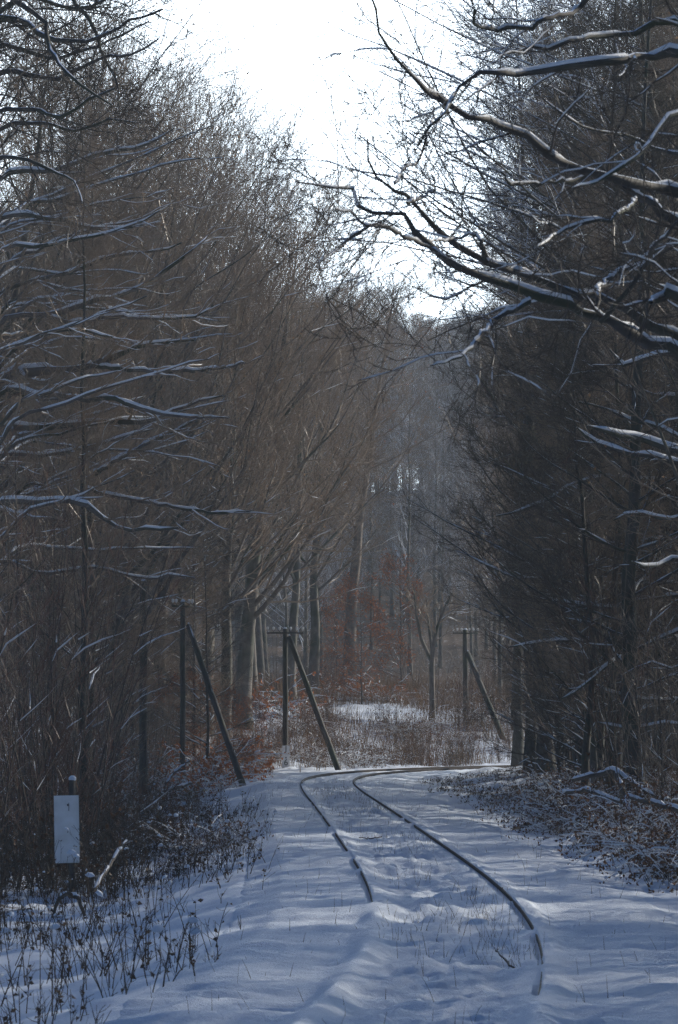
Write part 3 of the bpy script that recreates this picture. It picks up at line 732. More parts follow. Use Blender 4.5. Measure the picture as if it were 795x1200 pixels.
# ------------------------------------------------------------------ hand-placed trees
def from_px(px, Y): return float((px - CX) / F * Y * 1.0)
def tree(key, name, px, Y, ytop, label, rz=0.0, group=None, tilt=None, href=None, sxy=None):
    X_ = from_px(px, Y); g = gz(X_, Y)
    sh = {'beech_1': .11, 'beech_2': .03, 'lit_beech': .08}.get(key, 0) * 10 * F / Y
    if px < 560: ytop = max([ytop] + [float(np.interp(px + sh + k, CONT[:, 0], CONT[:, 1])) for k in (-25, 0, 22)])
    top = at(px, ytop, Y)[2]
    if key.startswith('beech'): href *= .87
    hz = (top - g) / href
    sx = sxy if sxy else hz
    return put(key, name, (X_, Y, g - .05), label, 'tree', group, rz, (sx, sx, hz), tilt)

EDGE = 'large bare trees along the edge of the wood'
tree('beech_1', 'bare_beech', 283, 140, 150, 'thick dark beech leaning to the right between the two strutted telegraph poles', 0.0, None, None, 24, 1.0)
tree('beech_3', 'bare_beech', 341, 152, 150, 'straight bare tree right behind the pole that carries the kilometre plate', .6, None, None, 23, .95)
tree('beech_2', 'bare_beech', 262, 128, 90, 'bare tree standing just right of the left strutted pole', .2, None, None, 24, .95)
tree('beech_3', 'bare_beech', 226, 146, 70, 'bare trunk close behind the left strutted telegraph pole', 2.2, None, None, 23, 1.0)
tree('beech_2', 'bare_beech', 186, 125, 20, 'bare tree between the plain pole and the left strutted pole', -.4, None, None, 24, 1.0)
tree('beech_1', 'bare_beech', 128, 112, -40, 'bare beech left of the plain pole, rising behind the thicket', .3, None, None, 24, .95)
tree('beech_2', 'bare_beech', 58, 92, -60, 'bare beech above the white board, sending its limbs to the right', .1, None, None, 24, .95)
tree('beech_3', 'bare_beech', 100, 132, 0, 'more distant bare tree seen through the thicket at the left', 1.2, None, None, 23, 1.05)
tree('beech_1', 'bare_beech', -40, 84, -150, 'bare tree at the left edge of the picture, behind the level limbs', -.2, None, None, 24, .95)
tree('beech_3', 'bare_beech', 305, 172, 160, 'slim distant tree between the leaning beech and the pole with the plate', 3.0, None, None, 23, 1.0)
tree('beech_3', 'bare_beech', 150, 160, 40, 'distant bare tree behind the top of the plain pole', 4.0, None, None, 23, 1.0)
tree('beech_2', 'bare_beech', 366, 158, 200, 'slim bare tree with ascending limbs, just right of the pole with the plate', .3, None, None, 24, 1.0)
tree('slender_3', 'dark_tree', 606, 128, 60, 'thin twiggy tree just left of the close pair of trunks', 2.9, None, None, 23, 1.1)
tree('beech_3', 'bare_beech', 165, 132, -10, 'bare tree seen just left of the plain pole, its crown edging the bright sky', 2.6, None, None, 23, 1.0)
tree('beech_3', 'bare_beech', 205, 155, 60, 'far bare tree in the gap between the plain pole and the left strutted pole', 5.1, None, None, 23, 1.0)
tree('beech_3', 'bare_beech', 296, 162, 118, 'far bare tree behind the crown of the leaning beech', 1.9, None, None, 23, 1.0)
tree('lit_beech', 'sunlit_beech', 406, 168, 285, 'slim warm brown trunk in the sun above the clearing beyond the bend', 0.4, None, (0, rad(6.0)), 22, 1.25)

RIGHT = 'tall dark trees along the right side of the track'
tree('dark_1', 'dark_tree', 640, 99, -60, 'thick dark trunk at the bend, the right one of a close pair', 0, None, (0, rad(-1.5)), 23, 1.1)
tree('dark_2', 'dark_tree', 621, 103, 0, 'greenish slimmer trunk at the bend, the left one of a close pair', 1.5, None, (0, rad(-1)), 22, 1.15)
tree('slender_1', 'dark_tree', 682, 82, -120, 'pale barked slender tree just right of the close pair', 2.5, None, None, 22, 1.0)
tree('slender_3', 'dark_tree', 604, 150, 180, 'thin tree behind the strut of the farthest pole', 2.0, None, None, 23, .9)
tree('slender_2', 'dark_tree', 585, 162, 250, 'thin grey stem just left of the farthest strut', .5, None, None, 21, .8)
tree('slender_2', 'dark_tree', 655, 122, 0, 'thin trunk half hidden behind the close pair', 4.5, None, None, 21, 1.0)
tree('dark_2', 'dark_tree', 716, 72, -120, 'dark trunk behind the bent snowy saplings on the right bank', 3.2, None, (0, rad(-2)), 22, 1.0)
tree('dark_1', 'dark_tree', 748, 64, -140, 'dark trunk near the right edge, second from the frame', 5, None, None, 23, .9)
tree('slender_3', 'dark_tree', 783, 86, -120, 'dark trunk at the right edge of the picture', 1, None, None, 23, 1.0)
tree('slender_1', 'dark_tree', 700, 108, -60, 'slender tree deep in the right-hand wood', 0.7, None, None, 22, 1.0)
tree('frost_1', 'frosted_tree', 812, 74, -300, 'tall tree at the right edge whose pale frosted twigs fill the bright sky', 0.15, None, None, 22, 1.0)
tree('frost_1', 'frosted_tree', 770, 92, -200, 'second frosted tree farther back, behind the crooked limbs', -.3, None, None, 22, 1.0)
# small forked tree and others on the bank beyond the bend
def forked():
    rng = np.random.RandomState(71); Y = 150
    base = np.array([from_px(506, Y), Y, 0.0]); base[2] = gz(base[0], base[1]) - .05
    ps = [[(506, 893, 8), (507, 830, 7), (506, 770, 6), (511, 740, 4), (520, 715, 3), (530, 695, 2)], [(506, 775, 5), (494, 750, 4), (488, 720, 3), (485, 690, 2)], [(507, 765, 4), (503, 735, 3), (500, 700, 2)], [(516, 728, 3), (524, 722, 3), (535, 712, 2)]]
    L, R_ = [], []
    for p in ps:
        q = np.array([at(a, b_, Y + .3 * i * (1 if len(p) % 2 else -1)) for i, (a, b_, c) in enumerate(p)]) - base
        if q[0, 2] < .6: q[0, 2] = -.05
        u = np.linspace(0, 1, len(p)); uu = np.linspace(0, 1, 12)
        L.append(np.stack([np.interp(uu, u, q[:, j]) for j in range(3)], 1)); R_.append(np.interp(uu, u, [c * .5 / F * Y for a, b_, c in p]))
    L, R_ = np.array(L), np.array(R_)
    L2, r2 = grow(rng, L, R_, 12, .45, 1, 40, 12, 1.5, 6, .12, .04, .5, .005, .2)
    L3, r3 = grow(rng, L2, r2, 6, .15, 1, 40, 12, .7, 4, .12, .02, .6, .004, .2)
    make_proto('forked', [tubes(L, R_, 8)], [tubes(L2, r2, 4), tubes(L3, r3, 3)], [snow_on(rng, L2, r2, .4)], None, 'trunk', 'twig')
    put('forked', 'forked_tree', tuple(base), 'small forked bare tree on the bank left of the farthest pole', 'tree')
forked()
for px, Y, kk, sc_, lab in ((424, 158, 'young_leafy', 1.0, 'young beech keeping orange leaves at the foot of the sunlit trunk'),
                            (300, 124, 'young_leafy', .42, 'low young beech with bright orange leaves left of the kilometre plate'),
                            (274, 119, 'young_leafy', .5, 'young beech with rusty leaves beside the left strut'),
                            (236, 121, 'young_leafy', .6, 'young beech with rusty leaves right behind the left strutted pole'),
                            (470, 170, 'young_leafy', 1.1, 'young beech with a few amber leaves beyond the bank, left of the forked tree'),
                            (195, 118, 'young_leafy', .55, 'young beech with rusty leaves between the plain pole and the left strutted pole'),
                            (395, 176, 'young_leafy', .9, 'young beech with rusty leaves behind the snowy clearing')):
    X_ = from_px(px, Y); put(kk, 'young_beech', (X_, Y, gz(X_, Y) - .03), lab, 'young tree', None, px * .7, sc_)

# ------------------------------------------------------------------ the wood on both sides, tree by tree
def max_h(x, y, g, hw):
    px, _ = pix(x, y, 2)
    dp = hw * F / y
    yt = max(np.interp(px + k * dp, CONT[:, 0], CONT[:, 1]) for k in (-1, -.5, 0, .5, 1))
    return at(px, yt, y)[2] - g
rng = random.Random(5)
placed = [(o.location.x, o.location.y) for o in bpy.data.objects if o.parent is None and o.get('category') == 'tree']
HREF = {'beech_1': 21, 'beech_2': 21, 'beech_3': 20, 'slender_1': 22, 'slender_2': 21, 'slender_3': 23, 'dark_1': 23, 'dark_2': 22, 'far_1': 21, 'far_2': 19}
def in_sun_lane(x, y):
    for a, b_, w_ in ((-3, 142, 4), (1, 152, 4.5), (5, 158, 4)):
        u = (x - a) * math.sin(SUN_AZ) + (y - b_) * math.cos(SUN_AZ); v = (x - a) * math.cos(SUN_AZ) - (y - b_) * math.sin(SUN_AZ)
        if 0 < u < 55 and abs(v) < w_: return True
    return False
def scatter(n, xr, yr, keys, name, label, group, dmin, hr, inframe=True, gap=1.4, hw=2.0, dmax=1e9, clear=True, pxr=(-60, 855)):
    c = 0; tries = 0
    while c < n and tries < n * 60:
        tries += 1
        x, y = rng.uniform(*xr), rng.uniform(*yr)
        px, _ = pix(x, y, 2)
        if inframe and not (pxr[0] < px < pxr[1]): continue
        if not inframe and (-60 < px < 855) and y > 0: continue
        dd_, ss_ = track_coords(x, y)
        if not (dmin < abs(dd_[0]) < dmax): continue
        if any((x - a) ** 2 + (y - b_) ** 2 < gap * gap for a, b_ in placed): continue
        if 120 < px < 310 and y < 124: continue
        if 375 < px < 470 and y < 205: continue
        if in_sun_lane(x, y): continue
        g = gz(x, y); H = rng.uniform(*hr)
        if y > 12 and clear:
            H = min(H, max_h(x, y, g, hw))
        if H < 5: continue
        k = rng.choice(keys); sz = H / HREF[k]; sx = max(.55, min(1.1, sz * rng.uniform(.95, 1.15)))
        put(k, name, (x, y, g - .05), label, 'tree', group, rng.uniform(0, 6.28) if k not in ('beech_1', 'beech_2') else rng.uniform(-.9, .9), (sx, sx, sz))
        placed.append((x, y)); c += 1
    return c
n1 = scatter(26, (-22, -4), (62, 178), ['beech_2', 'beech_3', 'slender_1', 'slender_3', 'slender_2'], 'woodland_tree', 'slender bare tree standing back among the others in the left-hand wood', 'trees within the left-hand wood', 3.8, (18, 24), gap=1.7, pxr=(-60, 360))
n2 = scatter(40, (3, 26), (64, 128), ['dark_1', 'dark_2', 'slender_1', 'slender_3', 'slender_2'], 'woodland_tree', 'slender dark tree standing back among the others in the right-hand wood', 'trees within the right-hand wood', 3.4, (18, 24), gap=1.3, pxr=(668, 860))
n3 = scatter(150, (-40, 42), (176, 370), ['far_1', 'far_2', 'far_1', 'beech_3'], 'distant_tree', 'faint bare tree on the hazy slope far beyond the bend', 'trees on the hazy slope beyond the bend', 9, (16, 22), gap=1.9, hw=2.0)
n3b = scatter(130, (-45, 70), (236, 400), ['far_1', 'far_2'], 'distant_tree', 'faint bare tree on the hazy slope far beyond the bend', 'trees on the hazy slope beyond the bend', 9, (15, 21), gap=2.0, hw=1.0, pxr=(330, 660))
n4 = scatter(70, (4, 24), (8, 112), ['dark_1', 'dark_2', 'slender_1', 'beech_3'], 'woodland_tree', 'unseen bare tree added to the surrounding wood, right of the view, for shade', 'trees of the surrounding wood', 4.0, (11, 16), inframe=False, gap=1.6)  # unseen trees, number and height set to break up the sun
n6 = scatter(9, (-9, 9), (-42, 3), ['beech_1', 'beech_2', 'beech_3'], 'woodland_tree', 'unseen bare tree added behind the viewpoint to close off overhead sky', 'trees of the surrounding wood, behind', 3.4, (20, 24), inframe=False, gap=2.6)  # unseen crowns added to block sky light on the near snow
n5 = scatter(22, (-24, -4), (2, 120), ['beech_2', 'slender_1', 'beech_3'], 'woodland_tree', 'bare tree of the surrounding wood left of the view', 'trees of the surrounding wood, left', 5, (19, 24), inframe=False, gap=3.0)
print('scattered', n1, n2, n3, n4, n5)

n7 = 0  # unseen young trees, added to cut sunlight on the near snow
for k in range(400):
    if n7 >= 8: break
    x, y = rng.uniform(3.6, 13), rng.uniform(6, 62)
    if pix(x, y, 2)[0] < 900: continue
    if any((x - a) ** 2 + (y - b_) ** 2 < 1.0 for a, b_ in placed): continue
    if abs(track_coords(x, y)[0][0]) < 3.2: continue
    kk_ = rng.choice(['young_1', 'young_2']); sc_ = rng.uniform(.8, 1.2)
    put(kk_, 'young_tree', (x, y, gz(x, y) - .03), 'unseen young tree added right of the view to shade the near snow', 'young tree', 'young trees of the surrounding wood', rng.uniform(0, 6.28), (sc_ * 1.3, sc_ * 1.3, sc_))
    placed.append((x, y)); n7 += 1
# understory: young trees with snowy level twigs, stems, brambles
def rows_of(n, key_list, name, cat, group, labels, xr, yr, drange, scale, pxr=(-30, 825), side=1, gap=.7, seed=1):
    rg = random.Random(seed); out = []; tries = 0; spots = []
    while len(spots) < n and tries < n * 200:
        tries += 1
        y = yr[0] + (yr[1] - yr[0]) * rg.random() ** 1.2; x = rg.uniform(*xr)
        px, _ = pix(x, y, .5)
        if not pxr[0] < px < pxr[1]: continue
        dd_, _s = track_coords(x, y); q = dd_[0] * side
        if not drange[0] < q < drange[1]: continue
        if y > 120 and bare_snow(np.array([x]), np.array([y]))[0] > .2: continue
        if any((x - a) ** 2 + (y - b_) ** 2 < gap * gap for a, b_ in spots): continue
        if name in ('bank_brush', 'leafy_bush', 'bramble_bush', 'stem_thicket') and side < 0 and y < 125.5 and abs(px - 336) < 62 and y > 104: continue
        if name == 'bramble_bush' and side > 0 and y > 66 and px < 652: continue
        spots.append((x, y))
    spots.sort(key=lambda p: p[1])
    for i, (x, y) in enumerate(spots):
        k = rg.choice(key_list)
        put(k, name, (x, y, gz(x, y) - .03), labels, cat, group, rg.uniform(0, 6.28), rg.uniform(*scale))
    return len(spots)
rows_of(26, ['stems_1', 'stems_2', 'stems_4'], 'stem_thicket', 'shrub', 'upright leafless shrubs on the left verge', 'tall leafless many-stemmed shrub in the thicket behind the white board', (-9, -2.6), (50, 84), (3.4, 8), (.85, 1.2), side=-1, gap=.7, seed=11, pxr=(-40, 112))
rows_of(26, ['stems_3', 'stems_2'], 'stem_thicket', 'shrub', 'lower shrubs under the left-hand trees', 'low reddish leafless shrub under the left-hand trees near the poles', (-12, -2.2), (98, 126), (4.6, 10), (.4, .75), side=-1, gap=.9, seed=12, pxr=(120, 330))
rows_of(34, ['stems_3', 'stems_2', 'stems_3'], 'stem_thicket', 'shrub', 'shrubs on the bank beyond the bend', 'reddish leafless shrub at the wood edge beyond the sunny bank', (-12, 14), (146, 186), (9, 40), (.55, .95), side=-1, gap=1.3, seed=13)
rows_of(13, ['stems_4', 'stems_1', 'stems_2'], 'stem_thicket', 'shrub', 'upright leafless shrubs on the right bank', 'tall dark many-stemmed shrub at the edge of the right-hand wood', (3, 12), (42, 98), (3.8, 8), (.8, 1.15), side=1, gap=1.0, seed=14, pxr=(672, 830))
rows_of(18, ['young_1', 'young_2'], 'young_tree', 'young tree', 'young trees with snow lines on the right', 'thin young tree with level snow-lined twigs in the right-hand wood', (3, 12), (78, 112), (3.4, 9), (.8, 1.3), side=1, gap=1.0, seed=15, pxr=(655, 830))
rows_of(16, ['young_1', 'young_2'], 'young_tree', 'young tree', 'young trees with snow lines on the left', 'thin young tree with snow-lined twigs in the left-hand wood', (-14, -3), (112, 138), (4, 11), (.8, 1.2), side=-1, gap=1.2, seed=16, pxr=(-30, 250))
rows_of(38, ['bramble_1', 'bramble_2', 'bramble_3'], 'bramble_bush', 'bramble', 'snowy brambles on the right bank', 'snowy tangled bramble with brown leaves on the right bank', (2, 10), (34, 92), (2.8, 6), (.5, .8), side=1, gap=.9, seed=17, pxr=(610, 830))
rows_of(26, ['bramble_1', 'bramble_3', 'bramble_2'], 'bramble_bush', 'bramble', 'snowy brambles on the left verge', 'tangled bramble with snow dabs below the left-hand trees', (-9, -2), (52, 112), (2.5, 6), (.4, .7), side=-1, gap=.9, seed=18)
rows_of(20, ['leafy_bush'], 'leafy_bush', 'shrub', 'rusty-leaved bushes near the poles', 'low bush of rust-red leaves under the left-hand trees', (-10, -2), (98, 128), (3.3, 9), (.8, 1.5), side=-1, gap=.9, seed=19)
rows_of(16, ['scrub_1', 'scrub_2'], 'brown_scrub', 'shrub', 'low brown scrub around the white board', 'low dense brown leafless scrub around and behind the white board', (-6.5, -2.6), (47.2, 66), (3.2, 6.5), (.7, 1.15), side=-1, gap=.55, seed=21, pxr=(-30, 235))
rows_of(34, ['bramble_2', 'scrub_1', 'scrub_2', 'bramble_3'], 'bank_brush', 'shrub', 'brown brush on the bank outside the bend', 'brown leafless brush with caught snow on the bank outside the bend', (-8, 13), (116, 160), (3.0, 14), (.55, .95), side=-1, gap=.9, seed=22, pxr=(280, 610))
for px, Y, sc_, lab in ((283, 124, 1.15, 'bright rust-orange leafy bush just left of the kilometre plate'), (262, 113, 1.5, 'rust-orange leafy bush between the left strut and its pole'),
                        (446, 161, 1.4, 'rust-orange leafy bush at the foot of the sunlit trunk'), (392, 163, 1.6, 'orange leafy bush behind the snowy clearing, left of the sunlit trunk'), (318, 146, 1.8, 'orange leafy bush behind the pole with the plate')):
    x = from_px(px, Y); put('leafy_bush', 'leafy_bush', (x, Y, gz(x, Y) - .03), lab, 'shrub', None, px, sc_)
x, y = from_px(221, 101), 101
put('yellow_bush', 'yellow_bush', (x, y, gz(x, y)), 'small bush with yellow-green leaves left of the left strut', 'shrub', None, 0, .8)

# ------------------------------------------------------------------ telegraph poles
def cyl(p0, p1, r0, r1, k=12, n=6, jit=0, seed=0):
    p0, p1 = np.array(p0, float), np.array(p1, float); u = np.linspace(0, 1, n)[:, None]
    P = p0 * (1 - u) + p1 * u
    P = P + np.random.RandomState(seed).randn(n, 3) * jit
    R = np.linspace(r0, r1, n)
    P = np.vstack([P[:1], P, P[-1:]]); P[0] -= (p1 - p0) * 1e-4; P[-1] += (p1 - p0) * 1e-4
    R = np.concatenate([[.001], R, [.001]])
    return tubes(P[None], R[None], k)
def box(cx, cy, cz, sx, sy, sz):
    v = np.array([(a, b_, c) for a in (-1, 1) for b_ in (-1, 1) for c in (-1, 1)], float) * np.array([sx, sy, sz]) / 2 + np.array([cx, cy, cz])
    q = np.array([(0, 1, 3, 2), (4, 6, 7, 5), (0, 4, 5, 1), (2, 3, 7, 6), (0, 2, 6, 4), (1, 5, 7, 3)])
    return v, q
INS = [(0, .010), (.03, .012), (.032, .030), (.06, .036), (.075, .030), (.082, .036), (.11, .032), (.125, .018), (.13, .001)]
def telegraph_pole(px, Y, ytop, thick_px, label, strut=None, arm=True, n_ins=3, armw=.62, rz=0.0):
    X_ = from_px(px, Y); g = gz(X_, Y); top = at(px, ytop, Y)[2]; H = top - g
    o = empty('telegraph_pole', (X_, Y, g), label, 'telegraph pole', 'old telegraph poles beside the track')
    r = thick_px * .5 / F * Y
    link('post', mesh_from('pole_post', [cyl((0, 0, -.3), (0, 0, H), r * 1.1, r * .88, 14, 10, .006, int(px))], M['pole']), o)
    link('snow_cap', mesh_from('pole_snow', [cyl((0, 0, H - .005), (0, 0, H + .06), r * .9, r * .45, 10, 4)], M['snow']), o)
    if arm:
        za = H - .14; ca, sa = math.cos(rz), math.sin(rz)
        a = link('crossarm', mesh_from('crossarm', [cyl((-armw * ca, -.1 - armw * sa, za), (armw * ca, -.1 + armw * sa, za), .038, .038, 4, 4)], M['pole']), o)
        for sgn in (-1, 1):
            for i in range(n_ins):
                q = sgn * (armw * .97 - i * armw * .33)
                z = np.array([z for z, _r in INS]); rr = np.array([_r for z, _r in INS])
                P = np.zeros((1, len(z), 3)); P[0, :, 0] = q * ca; P[0, :, 1] = -.1 + q * sa; P[0, :, 2] = za + .085 + z
                ins = link('insulator', mesh_from('insulator', [tubes(P, rr[None] * 1.25, 10)], M['ceramic']), a)
                link('pin', mesh_from('insulator_pin', [cyl((q * ca, -.1 + q * sa, za), (q * ca, -.1 + q * sa, za + .1), .009, .009, 6, 3)], M['iron']), ins)
    if strut:
        (tx, ty), (fx, fy), Yf, tk = strut
        pt = at(tx, ty, Y - .05) - np.array([X_, Y, g]); pf = at(fx, fy, Yf) - np.array([X_, Y, g])
        pf = pf + (pf - pt) * .06
        rs = tk * .5 / F * Y
        so = link('strut', mesh_from('strut', [cyl(pf, pt, rs * 1.1, rs * .9, 12, 9, .005, int(fx))], M['pole']), o)
        P = np.linspace(pt, pf, 16)[None]; P = P + np.array([0, 0, rs * .9])
        rg_ = np.random.RandomState(int(tx)); RR = rs * (.18 + .22 * rg_.rand(1, 16)); RR[0, 12:] = .002
        link('snow', mesh_from('strut_snow', [tubes(P, RR, 6)], M['snow']), so)  # snow that also draws the bright highlight on the strut's upper edge
    return o
telegraph_pole(168.5, 96, 681, 9, 'leaning plain grey pole without a strut, nearest of the row on the left', None, False, rz=.1)
telegraph_pole(214.5, 108, 705, 6.5, 'dark pole with a strut to its right, second in the row, before the leaning beech', ((221, 733), (287, 927), 104.5, 7.0), True, 2, .45, .9)
telegraph_pole(334.5, 125, 737, 6.5, 'pole with white insulators, a strut and the small 1.6 kilometre plate', ((339, 746), (397, 903), 124.5, 6.5), True, 3, .62, .1)
telegraph_pole(545.5, 150, 738, 6.5, 'farthest pole, its strut whitened by snow, right of the forked tree', ((548, 765), (601, 893), 146, 6.5), True, 3, .52, .15)
poles = [o for o in bpy.data.objects if o.name.startswith('telegraph_pole')]
p3 = poles[2]

def text_mesh(ch, size, mat, depth=.004):
    cu = bpy.data.curves.new('numeral', 'FONT'); cu.body = ch; cu.size = size; cu.extrude = depth; cu.align_x = 'CENTER'; cu.align_y = 'CENTER'
    o = bpy.data.objects.new('tmp', cu); COL.objects.link(o)
    bpy.context.view_layer.update()
    me = bpy.data.meshes.new_from_object(o.evaluated_get(bpy.context.evaluated_depsgraph_get()))
    bpy.data.objects.remove(o); me.materials.clear(); me.materials.append(mat); return me
zc = at(336, 886.5, 125)[2] - p3.location.z
plate = link('kilometre_plate', mesh_from('kilometre_plate', [box(.03, -.125, zc, .25, .016, .74)], M['white'], False), p3)
plate['label'] = 'upright white plate reading 1.6'
for ch, dz, sz in (('1', .235, .30), ('.', .06, .40), ('6', -.205, .30)):
    n_ = link('numeral', text_mesh(ch, sz, M['black']), plate); n_.location = (.03, -.136, zc + dz); n_.rotation_euler = (rad(90), 0, 0)

# white trackside board on the left
Y = 48.0; X_ = from_px(84, Y); g = gz(X_, Y)
o = empty('trackside_board', (X_, Y, g), 'weathered upright white board on a short post in the undergrowth at the left', 'sign', rz=rad(3))
topz = at(86, 914, Y)[2] - g
link('post', mesh_from('board_post', [cyl((.02, 0, -.3), (.02, 0, topz), .045, .043, 12, 8, .003, 5)], M['pole']), o)
P = np.array([[(.02, 0, topz - .012), (.02, 0, topz + .01), (.02, 0, topz + .035), (.02, 0, topz + .055), (.02, 0, topz + .06)]])
link('snow_cap', mesh_from('post_snow', [tubes(P, np.array([[.04, .052, .048, .026, .001]]), 10)], M['snow']), o)
z0, z1 = at(80, 1011, Y)[2] - g, at(80, 932, Y)[2] - g
wd = 29 / F * Y
bd = link('board', mesh_from('board', [box(-.03, -.055, (z0 + z1) / 2, wd, .016, z1 - z0)], M['board'], False), o)
bd.rotation_euler = (0, rad(-1.2), 0)
hh = z1 - z0
for nm, sz, dx, dz in (('1', .15, .03, .27),):
    n_ = link('marking', text_mesh(nm, sz, M['faded'], .0015), bd); n_.location = (dx - .03, -.0645, (z0 + z1) / 2 + dz * hh * 1.2); n_.rotation_euler = (rad(90), 0, 0)

for dz in (.36, -.36):
    bo = link('bolt', mesh_from('bolt', [cyl((.0, -.072, 0), (.0, -.055, 0), .014, .014, 8, 3)], M['iron']), bd); bo.location = (-.01, 0, (z0 + z1) / 2 + dz * hh)
# ------------------------------------------------------------------ fallen wood
def fallen(pts, name, label, seed=0, snow=.9):
    Q = np.array([at(a, b_, Y) for a, b_, Y, w_ in pts]); r = np.array([w_ * .5 / F * Y for a, b_, Y, w_ in pts])
    base = Q[0].copy(); Q = Q - base
    u = np.linspace(0, 1, len(pts)); uu = np.linspace(0, 1, 18)
    L = np.stack([np.interp(uu, u, Q[:, j]) for j in range(3)], 1)[None]; R_ = np.interp(uu, u, r)[None]
    rg_ = np.random.RandomState(seed); L = L + rg_.randn(*L.shape) * .006
    o = link(name, mesh_from(name, [tubes(L, R_, 8)], M['stem'])); o.location = base; tag(o, label, 'branch')
    sn = snow_on(rg_, L, R_, snow * .85, .8, 0, .004)
    if sn is not None: link('snow', mesh_from(name + '_snow', [sn], M['snow']), o)
fallen([(108, 1046, 46, 4), (122, 1024, 46.6, 4.5), (138, 1000, 47.2, 4), (150, 984, 48, 2.5)], 'fallen_branch', 'snow-topped broken stick slanting up beside the white board', 1)
fallen([(600, 972, 62, 5), (620, 966, 63, 5), (637, 960, 64, 4), (662, 950, 65, 3)], 'fallen_branch', 'dark broken branch lying at the foot of the right bank', 2, .5)
fallen([(672, 914, 58, 4), (700, 908, 57.5, 6), (720, 903, 57, 6), (745, 920, 56.5, 5), (770, 935, 56, 4)], 'fallen_branch', 'bowed snow-laden sapling arching over the right bank brambles', 3, 1)
fallen([(722, 905, 57, 6), (730, 925, 56, 6), (738, 950, 55, 6), (742, 972, 54, 5)], 'fallen_branch', 'snow-laden branch hanging straight down from the bowed sapling', 4, 1)
fallen([(660, 930, 60, 4), (690, 926, 59, 5), (715, 936, 58, 4), (740, 944, 57, 3)], 'fallen_branch', 'low snowy branch under the bowed sapling on the right bank', 5, 1)
fallen([(800, 952, 50, 7), (775, 944, 51, 6), (750, 938, 52, 5), (735, 932, 53, 3)], 'fallen_branch', 'snowy pole-like branch lying in from the right edge', 6, 1)
fallen([(192, 922, 78, 2.5), (205, 905, 78.5, 3), (222, 892, 79, 2)], 'fallen_branch', 'snowy branch poking up through the brambles left of the left strut', 7, 1)
fallen([(198, 926, 74, 3.5), (212, 922, 74.5, 4), (226, 917, 75, 2.5)], 'fallen_branch', 'short log with thick snow in the left verge below the poles', 8, 1)
fallen([(62, 1075, 42, 3), (70, 1052, 42, 5), (82, 1046, 42, 5), (92, 1054, 42, 5), (100, 1072, 42, 4)], 'fallen_branch', 'bent snow-capped stalk looping down in front of the white board', 9, 1)
fallen([(420, 981, 55, 1), (434, 983, 55, 1.4), (448, 980.5, 55, 1)], 'fallen_branch', 'small dead twig lying between the rails', 10, .0)
fallen([(582, 1112, 29, 2), (596, 1130, 28.4, 3), (622, 1144, 27.6, 2)], 'fallen_branch', 'thin twig lying inside the right rail in the near snow', 11, .0)

# ------------------------------------------------------------------ grass and weeds (stuff)
def blades(rng, x, y, h, lean, r, bend=.35, n=4, z=None):
    m_ = len(x); z = ground_z(x, y) if z is None else z
    a = rng.rand(m_) * 6.283; P = np.zeros((m_, n, 3)); u = np.linspace(0, 1, n)
    lx, ly = np.cos(a) * lean * rng.rand(m_), np.sin(a) * lean * rng.rand(m_)
    for k in range(n):
        P[:, k, 0] = x + lx * h * (u[k] + bend * u[k] ** 2); P[:, k, 1] = y + ly * h * (u[k] + bend * u[k] ** 2); P[:, k, 2] = z - .03 + h * u[k] * (1 - .15 * lean * u[k])
    R = (r * (.6 + .8 * rng.rand(m_)))[:, None] * np.linspace(1, .35, n)[None, :]
    return P, R
def along(rng, n, y0, y1, d0, d1, pw=1.0):
    sa, sb = np.interp([y0, y1], tr[:1000, 1], S[:1000])
    s = sa + (sb - sa) * rng.rand(n) ** pw; d = d0 + (d1 - d0) * rng.rand(n)
    return np.interp(s, S, tr[:, 0]) + np.interp(s, S, NN[:, 0]) * d, np.interp(s, S, tr[:, 1]) + np.interp(s, S, NN[:, 1]) * d, d
rng_ = np.random.RandomState(81)
# sparse stalks on the track
x, y, d = along(rng_, 2600, 23, 104, -.66, .66); kx = vnoise(x * 1.3, y * .35) > .08; xa, ya = x[kx], y[kx]
x2, y2, d2 = along(rng_, 800, 22, 104, -2.1, 2.4)
xx, yy = np.concatenate([xa, x2]), np.concatenate([ya, y2])
P, R = blades(rng_, xx, yy, .05 + .16 * rng_.rand(len(xx)) ** 1.5, .5, .0022)
tag(link('dry_grass', mesh_from('dry_grass', [tubes(P, R, 3)], M['weed'])), 'thin dead stalks poking through the snow along the track', 'grass', kind='stuff')
# dead weeds of the left verge with side shoots
x, y, d = along(rng_, 4200, 22, 78, -6.5, -1.75, 1.0)
kk = rng_.rand(len(x)) < sstep(1.65, 2.6, -d) * (.05 + 2.2 * np.clip(vnoise(x * .9, y * .4) + .15, 0, 1))
x, y, d = x[kk], y[kk], d[kk]
P, R = blades(rng_, x, y, (.15 + .95 * rng_.rand(len(x)) ** 1.5) * (.45 + .55 * sstep(1.9, 3.2, -d)), .5, .0055, .3, 5)
L2, r2 = grow(rng_, P, R, 4, .35, 1, 38, 14, .16, 3, .2, .05, .6, .0016, 0, rmin=.0018)
lvs = leaf_quads(rng_, pick(rng_, P, 2600), .045)
tag(link('dead_weeds', mesh_from('dead_weeds', [tubes(P, R, 4), tubes(L2, r2, 3), lvs], M['weed'])), 'dead brown weeds standing in the snow of the left verge', 'weeds', kind='stuff')
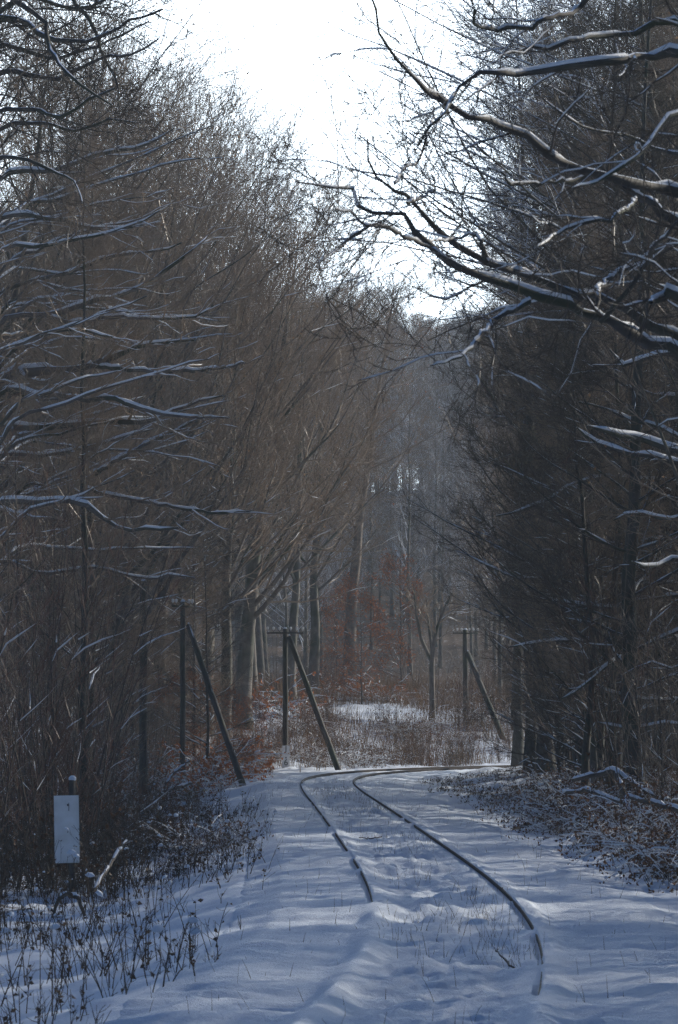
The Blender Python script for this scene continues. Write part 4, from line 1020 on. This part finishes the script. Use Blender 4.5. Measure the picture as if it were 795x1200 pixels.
# caps of snow on that growth
cpt = P[rng_.rand(len(P)) < .25]; cpt = cpt[:, -1]
m_ = len(cpt); ln = (.012 + .05 * rng_.rand(m_) ** 3)[:, None]; dv = nrm(np.stack([rng_.randn(m_), rng_.randn(m_), .2 * rng_.randn(m_)], 1))
C = np.stack([cpt - dv * ln, cpt - dv * ln * .4 + [0, 0, .008], cpt + dv * ln * .4 + [0, 0, .008], cpt + dv * ln], 1)
tag(link('clinging_snow', mesh_from('clinging_snow', [tubes(C, ln * np.array([.1, .55, .5, .1])[None], 5)], M['snow'])), 'small dabs of snow clinging to the dead weeds on the left', 'snow', kind='stuff')
# right verge litter
x, y, d = along(rng_, 3400, 30, 106, 2.35, 5.5); kk = rng_.rand(len(x)) < sstep(2.2, 3.2, d); x, y = x[kk], y[kk]
P, R = blades(rng_, x, y, (.10 + .45 * rng_.rand(len(x)) ** 1.8) * (1 - .55 * sstep(74, 86, y)), .9, .0036, .4, 4)
L2, r2 = grow(rng_, P, R, 3, .3, 1, 40, 14, .15, 3, .2, .0, .6, .0016, 0, rmin=.0018)
lvs = leaf_quads(rng_, pick(rng_, L2, 5000), .05)
tag(link('bank_weeds', mesh_from('bank_weeds', [tubes(P, R, 3), tubes(L2, r2, 3), lvs], M['weed'])), 'dead weeds and withered leaves on the right bank', 'weeds', kind='stuff')
# tall straw on the bank beyond the bend
x = rng_.uniform(-9, 14, 46000); y = rng_.uniform(112, 172, 46000); dd_, ss_ = track_coords(x, y)
kk = (dd_ < -2.6) & (bare_snow(x, y) < .6) & (np.hypot((x + 1.78) * 1.0, (y - 124) * .45) > 1.0) & ((np.abs(x + 1.78 * y / 125) > .42) | (y > 126)) & (ss_ > S_BEND - 14) & (vnoise(x * .45, y * .3) + .5 * vnoise(x * 1.6, y * .9) + .32 * sstep(5, 12, -dd_) > -.12) & (rng_.rand(len(x)) < .9)
x, y = x[kk], y[kk]
P, R = blades(rng_, x, y, .35 + .85 * rng_.rand(len(x)), .45, .006, .5, 4)
tag(link('tall_straw', mesh_from('tall_straw', [tubes(P, R, 3)], M['straw'])), 'tall pale dry grass on the sunny bank beyond the bend', 'grass', kind='stuff')

# ------------------------------------------------------------------ the air
hv = bpy.data.materials.new('haze'); hv.use_nodes = True; t = hv.node_tree
t.nodes.remove(t.nodes['Principled BSDF'])
pv = N(t, 'ShaderNodeVolumePrincipled'); pv.inputs['Color'].default_value = (.84, .95, 1, 1); pv.inputs['Density'].default_value = .00048; pv.inputs['Anisotropy'].default_value = .25
t.links.new(pv.outputs[0], t.nodes['Material Output'].inputs['Volume'])
hz = link('haze', mesh_from('haze', [box(0, 700, 30, 1900, 1700, 74)], hv, False)); tag(hz, 'thin winter haze in the air of the wood', 'haze', kind='stuff')

# ------------------------------------------------------------------ labels that tell the members of a group apart
ONES = ['', 'first', 'second', 'third', 'fourth', 'fifth', 'sixth', 'seventh', 'eighth', 'ninth', 'tenth', 'eleventh', 'twelfth', 'thirteenth', 'fourteenth', 'fifteenth', 'sixteenth', 'seventeenth', 'eighteenth', 'nineteenth']
def ordinal(n):
    if n < 20: return ONES[n]
    t_, o_ = divmod(n, 10)
    return {2: 'twentieth', 3: 'thirtieth', 4: 'fortieth', 5: 'fiftieth'}[t_] if o_ == 0 else {2: 'twenty', 3: 'thirty', 4: 'forty', 5: 'fifty'}[t_] + '-' + ONES[o_]
by_label = {}
for o in bpy.data.objects:
    if o.parent is None and o.get('label') and o.get('group'): by_label.setdefault(o['label'], []).append(o)
for lab, os_ in by_label.items():
    if len(os_) < 2 or 'surrounding wood' in os_[0]['group'] or 'hazy slope' in os_[0]['group']: continue
    vis = sorted(((pix(o.location.x, o.location.y, o.location.z)[0], o) for o in os_), key=lambda p: p[0])
    inside = [o for p_, o in vis if 0 <= p_ <= 795]
    for i, o in enumerate(inside): o['label'] = lab + ', ' + ordinal(i + 1) + ' from the left'
    for p_, o in vis:
        if p_ < 0: o['label'] = lab + ', off the left edge'
        elif p_ > 795: o['label'] = lab + ', off the right edge'
